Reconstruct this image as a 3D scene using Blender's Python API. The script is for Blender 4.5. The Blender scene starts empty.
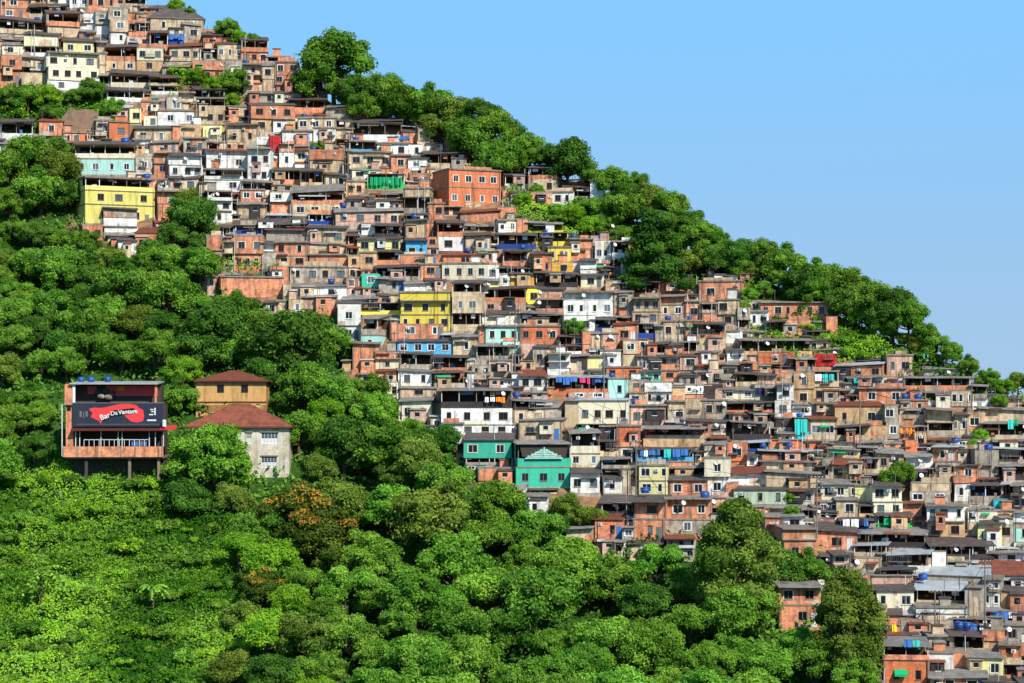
import bpy, math, random
from mathutils import Vector, noise
import bisect
R = math.radians
rnd = random.Random(7)
sc = bpy.context.scene
COL = sc.collection
F = 2100.0          # focal length in pixels
HZ = 400.0          # pixel row of the horizon
D0, DK = 280.0, 0.28
def depth(py): return D0 + DK * (683 - py)
# ------------------------------------------------------------------ terrain
CREST = [(-1400,-150),(-600,-110),(0,-45),(110,-12),(180,14),(270,52),(300,84),(350,104),(420,122),(480,150),(560,178),(600,196),
         (660,228),(720,258),(780,284),(850,314),(900,340),(945,368),(985,386),(1024,397),(1060,404),(1300,440),(2600,560)]
CX = [c[0] for c in CREST]
def crest(px):
    if px <= CX[0]: return CREST[0][1]
    if px >= CX[-1]: return CREST[-1][1]
    i = bisect.bisect_right(CX, px) - 1
    a, b = CREST[i], CREST[i+1]
    t = (px-a[0])/(b[0]-a[0])
    return a[1] + t*(b[1]-a[1])
def slope_z(Y):
    if Y < 230:
        z = (HZ-683+(230-D0)/DK)*230/F
        return max(-62.0, z - (230-Y)*0.24)
    return (HZ-683+(Y-D0)/DK)*Y/F
def ground_z(X, Y, rough=True):
    px = 512 + X*F/max(Y, 60)
    c = crest(px)
    Yc = D0 + DK*(683-c)
    if Y <= Yc: z = slope_z(Y)
    else: z = (HZ-c)*Yc/F - (Y-Yc)*0.55
    if rough:
        z += 0.9*noise.noise(Vector((X*0.05, Y*0.05, 3.1))) - 0.5
    return max(z, -62.5)
def place(px, py, D=None):
    D = depth(py) if D is None else D
    return Vector(((px-512)*D/F, D, (HZ-py)*D/F))
FAV = [(-60,-60),(150,-20),(196,14),(268,38),(300,62),(330,104),(400,120),(445,126),(482,150),(500,168),(545,160),(600,176),(603,205),
       (548,203),(510,200),(530,225),(570,232),(632,240),(635,276),(700,284),(712,262),(745,275),(748,300),(838,296),(840,335),(818,338),(832,360),(885,356),(905,350),(915,380),
       (925,362),(958,362),(960,374),(988,380),(1040,404),(1060,404),(1060,705),(882,705),(880,600),(830,560),(780,530),(740,505),(715,530),(660,540),(600,545),
       (565,500),(545,505),(480,480),(438,436),(398,396),(350,368),(335,335),(334,306),(300,304),(225,300),(220,278),(205,270),(205,236),(228,224),(195,205),(160,215),(170,245),
       (136,256),(104,232),(75,224),(72,146),(0,146),(-60,140),(-60,120),(40,134),(62,128),(100,110),(105,90),(45,86),(-60,84)]
def inpoly(x, y, P):
    c = False; j = len(P)-1
    for i in range(len(P)):
        xi, yi = P[i]; xj, yj = P[j]
        if (yi > y) != (yj > y) and x < (xj-xi)*(y-yi)/(yj-yi)+xi: c = not c
        j = i
    return c
# ------------------------------------------------------------------ materials
def lin(c):
    return tuple(((v/255)/12.92 if v/255 <= .04045 else ((v/255+.055)/1.055)**2.4) for v in c) + (1,)
def newmat(name):
    m = bpy.data.materials.new(name); m.use_nodes = True
    nt = m.node_tree; nt.nodes.clear()
    out = nt.nodes.new('ShaderNodeOutputMaterial')
    return m, nt, out
def N(nt, t, **k):
    n = nt.nodes.new(t)
    for a, b in k.items():
        if a in n.inputs.keys(): n.inputs[a].default_value = b
        else: setattr(n, a, b)
    return n
def L(nt, a, b): nt.links.new(a, b)
def noise_fac(nt, scale, stretch=(1,1,1), lo=.4, hi=.6, detail=4, seed=0):
    g = N(nt, 'ShaderNodeNewGeometry')
    mp = N(nt, 'ShaderNodeMapping'); mp.inputs['Scale'].default_value = stretch; mp.inputs['Location'].default_value = (seed*7.3, seed*3.1, seed)
    L(nt, g.outputs['Position'], mp.inputs['Vector'])
    n = N(nt, 'ShaderNodeTexNoise'); n.inputs['Scale'].default_value = scale; n.inputs['Detail'].default_value = detail; n.inputs['Roughness'].default_value = .65
    L(nt, mp.outputs[0], n.inputs['Vector'])
    r = N(nt, 'ShaderNodeMapRange'); r.inputs['From Min'].default_value = lo; r.inputs['From Max'].default_value = hi
    L(nt, n.outputs['Fac'], r.inputs['Value'])
    return r.outputs['Result']
def mixc(nt, fac, a, b):
    m = N(nt, 'ShaderNodeMix', data_type='RGBA')
    if hasattr(fac, 'links'): L(nt, fac, m.inputs['Factor'])
    else: m.inputs['Factor'].default_value = fac
    for v, i in ((a, 6), (b, 7)):
        if hasattr(v, 'links'): L(nt, v, m.inputs[i])
        else: m.inputs[i].default_value = v
    return m.outputs[2]
def mathn(nt, op, a, b):
    m = N(nt, 'ShaderNodeMath', operation=op)
    for v, i in ((a, 0), (b, 1)):
        if hasattr(v, 'links'): L(nt, v, m.inputs[i])
        else: m.inputs[i].default_value = v
    return m.outputs[0]
def scalec(c, k, t=None):
    return tuple(max(0, min(1, c[i]*k*(t[i] if t else 1))) for i in range(3)) + (1,)
def surface_mat(name, rgb, grime=.5, rough=.85, spec=.2, blotch=None, metal=0, bump=.0, vary=.22, stretch=(1.6,1.6,.22)):
    m, nt, out = newmat(name)
    c = scalec(lin(rgb), .92)
    b = N(nt, 'ShaderNodeBsdfPrincipled'); b.inputs['Roughness'].default_value = rough; b.inputs['Specular IOR Level'].default_value = spec; b.inputs['Metallic'].default_value = metal
    oi = N(nt, 'ShaderNodeObjectInfo')
    hv = N(nt, 'ShaderNodeHueSaturation'); hv.inputs['Color'].default_value = c
    r = N(nt, 'ShaderNodeMapRange'); r.inputs['To Min'].default_value = 1-vary; r.inputs['To Max'].default_value = 1+vary*.6
    L(nt, oi.outputs['Random'], r.inputs['Value']); L(nt, r.outputs[0], hv.inputs['Value'])
    base = hv.outputs['Color']
    if blotch is not None:
        base = mixc(nt, mathn(nt, 'MULTIPLY', noise_fac(nt, .8, (1,1,1), .46, .6, 5, 2), .75), base, scalec(lin(blotch), .92))
    fine = noise_fac(nt, 3.2, (1,1,1.6), .35, .65, 3, 5)
    base = mixc(nt, mathn(nt, 'MULTIPLY', fine, .42*min(1, grime+.3)), base, scalec(c, .36))
    if name in ('wall_orange_brick','wall_bright_orange','wall_pinkish','wall_tan'):
        gg = N(nt, 'ShaderNodeNewGeometry'); sx = N(nt, 'ShaderNodeSeparateXYZ'); L(nt, gg.outputs['Position'], sx.inputs[0])
        cb = N(nt, 'ShaderNodeCombineXYZ'); L(nt, mathn(nt, 'ADD', sx.outputs[0], sx.outputs[1]), cb.inputs[0]); L(nt, sx.outputs[2], cb.inputs[1])
        bt = N(nt, 'ShaderNodeTexBrick'); L(nt, cb.outputs[0], bt.inputs['Vector']); bt.inputs['Scale'].default_value = 1.0
        bt.inputs['Brick Width'].default_value = .6; bt.inputs['Row Height'].default_value = .34; bt.inputs['Mortar Size'].default_value = .045; bt.inputs['Bias'].default_value = 0
        bt.inputs['Color1'].default_value = (.74,.74,.74,1); bt.inputs['Color2'].default_value = (1.3,1.3,1.3,1); bt.inputs['Mortar'].default_value = (1.1,1.0,.9,1)
        mm = N(nt, 'ShaderNodeMix', data_type='RGBA', blend_type='MULTIPLY'); mm.inputs['Factor'].default_value = .6
        L(nt, base, mm.inputs[6]); L(nt, bt.outputs['Color'], mm.inputs[7]); base = mm.outputs[2]
    streak = noise_fac(nt, .9, stretch, .47, .66, 6, 1)
    big = noise_fac(nt, .22, (1,1,1), .38, .62, 3, 9)
    g = mathn(nt, 'MULTIPLY', mathn(nt, 'MULTIPLY', streak, mathn(nt, 'ADD', mathn(nt, 'MULTIPLY', big, .6), .4)), grime)
    grey = scalec(lin((74,58,44)), 1)
    base = mixc(nt, g, base, grey)
    L(nt, base, b.inputs['Base Color'])
    if bump:
        n = N(nt, 'ShaderNodeTexNoise'); n.inputs['Scale'].default_value = 6
        g2 = N(nt, 'ShaderNodeNewGeometry'); L(nt, g2.outputs['Position'], n.inputs['Vector'])
        bp = N(nt, 'ShaderNodeBump'); bp.inputs['Strength'].default_value = bump; bp.inputs['Distance'].default_value = .08
        L(nt, n.outputs['Fac'], bp.inputs['Height']); L(nt, bp.outputs[0], b.inputs['Normal'])
    L(nt, b.outputs[0], out.inputs[0])
    return m
WC = {'r':((234,156,118),.85,(172,118,92)), 'O':((234,134,88),.7,(204,124,92)), 'c':((226,202,166),.85,(172,144,112)), 'g':((192,180,162),.85,(136,122,106)),
      'w':((250,248,240),.42,(196,190,180)), 'e':((240,230,198),.5,None), 'j':((240,230,160),.34,None), 'y':((250,226,92),.38,None), 'Y':((246,232,128),.5,None), 'm':((182,230,216),.34,None),
      't':((70,196,160),.35,None), 'A':((60,185,205),.35,None), 'b':((86,176,220),.35,None), 'B':((36,74,150),.4,None), 'k':((222,182,162),.85,(190,150,130)),
      'n':((224,186,140),.85,(190,150,116)), 'd':((70,64,66),.5,(52,48,48)), 'R':((196,36,40),.35,None), 'a':((222,168,66),.4,None), 'v':((182,198,170),.45,None), 'G':((50,190,90),.3,None),
      'q':((96,44,44),.4,None)}
WNAME = {'r':'orange brick','O':'bright orange','c':'beige','g':'grey','w':'white','e':'cream','j':'pale yellow','y':'yellow', 'Y':'soft yellow','m':'mint','t':'teal','A':'aqua','b':'pale blue','B':'blue-draped',
         'k':'pinkish','n':'tan','d':'dark grey','R':'red','a':'ochre','v':'sage green','G':'green-netted','q':'maroon'}
M = {}
for k, (c, g, bl) in WC.items(): M[k] = surface_mat('wall_'+WNAME[k].replace(' ','_').replace('-','_'), c, g, blotch=bl, bump=.25)
M['slab'] = surface_mat('concrete_slab', (150,138,124), .8, bump=.2)
M['frame'] = surface_mat('concrete_frame', (150,132,114), .7)
M['rt'] = surface_mat('roof_dark_sheet', (84,76,74), .5, .7, .3, blotch=(112,96,84), stretch=(.6,.2,.6))
M['rg'] = surface_mat('roof_fibre_cement', (150,144,136), .6, .8, .3, blotch=(110,100,92), stretch=(.6,.2,.6))
M['rl'] = surface_mat('roof_pale_metal', (184,188,188), .5, .5, .5, stretch=(.6,.2,.6))
M['rs'] = surface_mat('roof_terracotta', (142,80,60), .8, .85, .2, blotch=(120,60,44), bump=.6, stretch=(.8,.8,.8))
M['rw'] = surface_mat('coping_white', (235,235,230), .3)
M['win'] = surface_mat('window_glass', (22,24,28), .1, .25, .5, vary=.5)
M['win2'] = surface_mat('window_glass_curtained', (92,104,112), .2, .35, .4, vary=.5)
M['fw'] = surface_mat('joinery_white', (226,226,222), .2, .5)
M['fb'] = surface_mat('joinery_brown', (96,62,44), .3, .6)
M['fg'] = surface_mat('joinery_grey', (120,122,124), .3, .5)
M['void'] = surface_mat('shade_toned_plaster', (74,66,62), .6)  # dark tone stands in for the shade inside open storeys
M['tank'] = surface_mat('tank_blue_plastic', (34,84,160), .2, .45, .5, vary=.3)
M['pole'] = surface_mat('pole_concrete', (128,120,110), .5)
M['wire'] = surface_mat('cable_black', (24,24,24), .1)
M['bark'] = surface_mat('bark', (104,88,70), .5, .9, .1, bump=.5)
M['navy'] = surface_mat('sign_navy', (34,42,60), .25, .5, .4)
M['signred'] = surface_mat('sign_red', (238,62,66), .15, .5, .4, vary=.02)
M['sage'] = surface_mat('gold_render', (216,166,104), .6)
M['dark_shade'] = surface_mat('dark_concrete_and_shade', (78,70,64), .6)  # dark concrete; also stands in for shade at the bar and the niche
for k, c in (('cl_teal',(60,200,190)),('cl_white',(235,235,235)),('cl_blue',(70,120,190)),('cl_red',(200,50,60)),('cl_yellow',(240,225,50)),('cl_green',(20,170,110)),('cl_navy',(40,48,84)),('cl_orange',(245,150,40)),('cl_pink',(230,70,120))):
    M[k] = surface_mat('cloth_'+k[3:], c, .1, .9, vary=.1)
def leaf_mat(name, dark, light, hue=.02, extra=None):
    m, nt, out = newmat(name)
    at = N(nt, 'ShaderNodeAttribute', attribute_name='tone')
    col = mixc(nt, at.outputs['Fac'], lin(dark), lin(light))
    if extra is not None:
        g = N(nt, 'ShaderNodeMapRange'); g.inputs['From Min'].default_value = extra[1]; g.inputs['From Max'].default_value = extra[1]+.08
        a2 = N(nt, 'ShaderNodeAttribute', attribute_name='bloom'); L(nt, a2.outputs['Fac'], g.inputs['Value'])
        col = mixc(nt, g.outputs[0], col, lin(extra[0]))
    oi = N(nt, 'ShaderNodeObjectInfo')
    h = N(nt, 'ShaderNodeHueSaturation')
    r1 = N(nt, 'ShaderNodeMapRange'); r1.inputs['To Min'].default_value = .5-hue; r1.inputs['To Max'].default_value = .5
    r2 = N(nt, 'ShaderNodeMapRange'); r2.inputs['To Min'].default_value = .78; r2.inputs['To Max'].default_value = 1.2
    mul = mathn(nt, 'FRACT', mathn(nt, 'MULTIPLY', oi.outputs['Random'], 17.3), 0)
    L(nt, oi.outputs['Random'], r1.inputs['Value']); L(nt, mul, r2.inputs['Value'])
    L(nt, r1.outputs[0], h.inputs['Hue']); L(nt, r2.outputs[0], h.inputs['Value']); L(nt, col, h.inputs['Color'])
    d = N(nt, 'ShaderNodeBsdfDiffuse'); t = N(nt, 'ShaderNodeBsdfTranslucent')
    L(nt, h.outputs[0], d.inputs[0]); L(nt, h.outputs[0], t.inputs[0])
    mx = N(nt, 'ShaderNodeMixShader'); mx.inputs[0].default_value = .32
    L(nt, d.outputs[0], mx.inputs[1]); L(nt, t.outputs[0], mx.inputs[2]); L(nt, mx.outputs[0], out.inputs[0])
    return m
LEAF = {'dark': leaf_mat('foliage_dark', (38,78,28), (112,166,64)),
        'mid': leaf_mat('foliage_mid', (48,96,28), (144,194,72)),
        'bright': leaf_mat('foliage_bright', (62,114,32), (150,204,76)),
        'olive': leaf_mat('foliage_olive', (60,92,28), (152,178,76)),
        'lime': leaf_mat('foliage_lime', (62,122,26), (164,214,64)),
        'flower': leaf_mat('foliage_orange_flowered', (54,78,24), (110,134,54), extra=((186,150,58), .4)),
        'yellowtop': leaf_mat('foliage_yellow_topped', (54,96,24), (110,150,50), extra=((170,190,40), .6))}
# ------------------------------------------------------------------ mesh helper
class Geo:
    def __init__(s): s.v = []; s.f = []; s.m = []; s.mats = []
    def mi(s, mat):
        if mat not in s.mats: s.mats.append(mat)
        return s.mats.index(mat)
    def quad(s, a, b, c, d, mat):
        n = len(s.v); s.v += [a, b, c, d]; s.f.append((n, n+1, n+2, n+3)); s.m.append(s.mi(mat))
    def box(s, x0, x1, y0, y1, z0, z1, mat, z0b=None, z1b=None):
        # z0b / z1b: heights of bottom and top at the back edge (sloped slabs)
        if z1b is None: z1b = z1
        if z0b is None: z0b = z0
        n = len(s.v); i = s.mi(mat)
        s.v += [(x0,y0,z0),(x1,y0,z0),(x1,y1,z0b),(x0,y1,z0b),(x0,y0,z1),(x1,y0,z1),(x1,y1,z1b),(x0,y1,z1b)]
        for f in ((0,3,2,1),(4,5,6,7),(0,1,5,4),(1,2,6,5),(2,3,7,6),(3,0,4,7)):
            s.f.append(tuple(n+k for k in f)); s.m.append(i)
    def poly(s, pts, mat):
        n = len(s.v); s.v += pts; s.f.append(tuple(range(n, n+len(pts)))); s.m.append(s.mi(mat))
    def prism(s, pts, y0, y1, mat):
        n = len(s.v); k = len(pts); i = s.mi(mat)
        s.v += [(x, y0, z) for x, z in pts] + [(x, y1, z) for x, z in pts]
        s.f.append(tuple(n+j for j in range(k))); s.m.append(i)
        s.f.append(tuple(n+k+j for j in reversed(range(k)))); s.m.append(i)
        for j in range(k):
            s.f.append((n+j, n+k+j, n+k+(j+1)%k, n+(j+1)%k)); s.m.append(i)
    def tube(s, p, q, r0, r1, mat, k=6):
        p = Vector(p); q = Vector(q); d = (q-p).normalized()
        a = d.orthogonal().normalized(); b = d.cross(a)
        n = len(s.v); i = s.mi(mat)
        for c, r in ((p, r0), (q, r1)):
            for j in range(k):
                t = 2*math.pi*j/k
                s.v.append(tuple(c + a*(r*math.cos(t)) + b*(r*math.sin(t))))
        for j in range(k):
            s.f.append((n+j, n+(j+1)%k, n+k+(j+1)%k, n+k+j)); s.m.append(i)
        s.f.append(tuple(n+j for j in reversed(range(k)))); s.m.append(i)
        s.f.append(tuple(n+k+j for j in range(k))); s.m.append(i)
    def lathe(s, prof, mat, k=14, c=(0,0,0)):
        n = len(s.v); i = s.mi(mat)
        for r, z in prof:
            for j in range(k):
                t = 2*math.pi*j/k
                s.v.append((c[0]+r*math.cos(t), c[1]+r*math.sin(t), c[2]+z))
        for a in range(len(prof)-1):
            for j in range(k):
                s.f.append((n+a*k+j, n+a*k+(j+1)%k, n+(a+1)*k+(j+1)%k, n+(a+1)*k+j)); s.m.append(i)
        s.f.append(tuple(n+(len(prof)-1)*k+j for j in range(k))); s.m.append(i)
        s.f.append(tuple(n+j for j in reversed(range(k)))); s.m.append(i)
    def add(s, o, T=None):
        n = len(s.v)
        s.v += [tuple(T @ Vector(v)) for v in o.v] if T is not None else o.v
        mp = [s.mi(m) for m in o.mats]
        s.f += [tuple(n+k for k in f) for f in o.f]; s.m += [mp[k] for k in o.m]
    def mesh(s, name):
        me = bpy.data.meshes.new(name); me.from_pydata(s.v, [], s.f)
        for m in s.mats: me.materials.append(m)
        me.polygons.foreach_set('material_index', s.m); me.update()
        return me
    def obj(s, name, parent=None, smooth=False):
        me = s.mesh(name)
        if smooth: me.polygons.foreach_set('use_smooth', [True]*len(s.f))
        o = bpy.data.objects.new(name, me); COL.objects.link(o); o.parent = parent
        return o
def tag(o, label=None, cat=None, group=None, kind=None):
    for k, v in (('label', label), ('category', cat), ('group', group), ('kind', kind)):
        if v: o[k] = v
    return o
def empty(name, loc, rz=0, scale=1):
    o = bpy.data.objects.new(name, None); COL.objects.link(o); o.location = loc; o.rotation_euler = (0,0,rz); o.scale = (scale,)*3
    o.empty_display_size = .5
    return o
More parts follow.
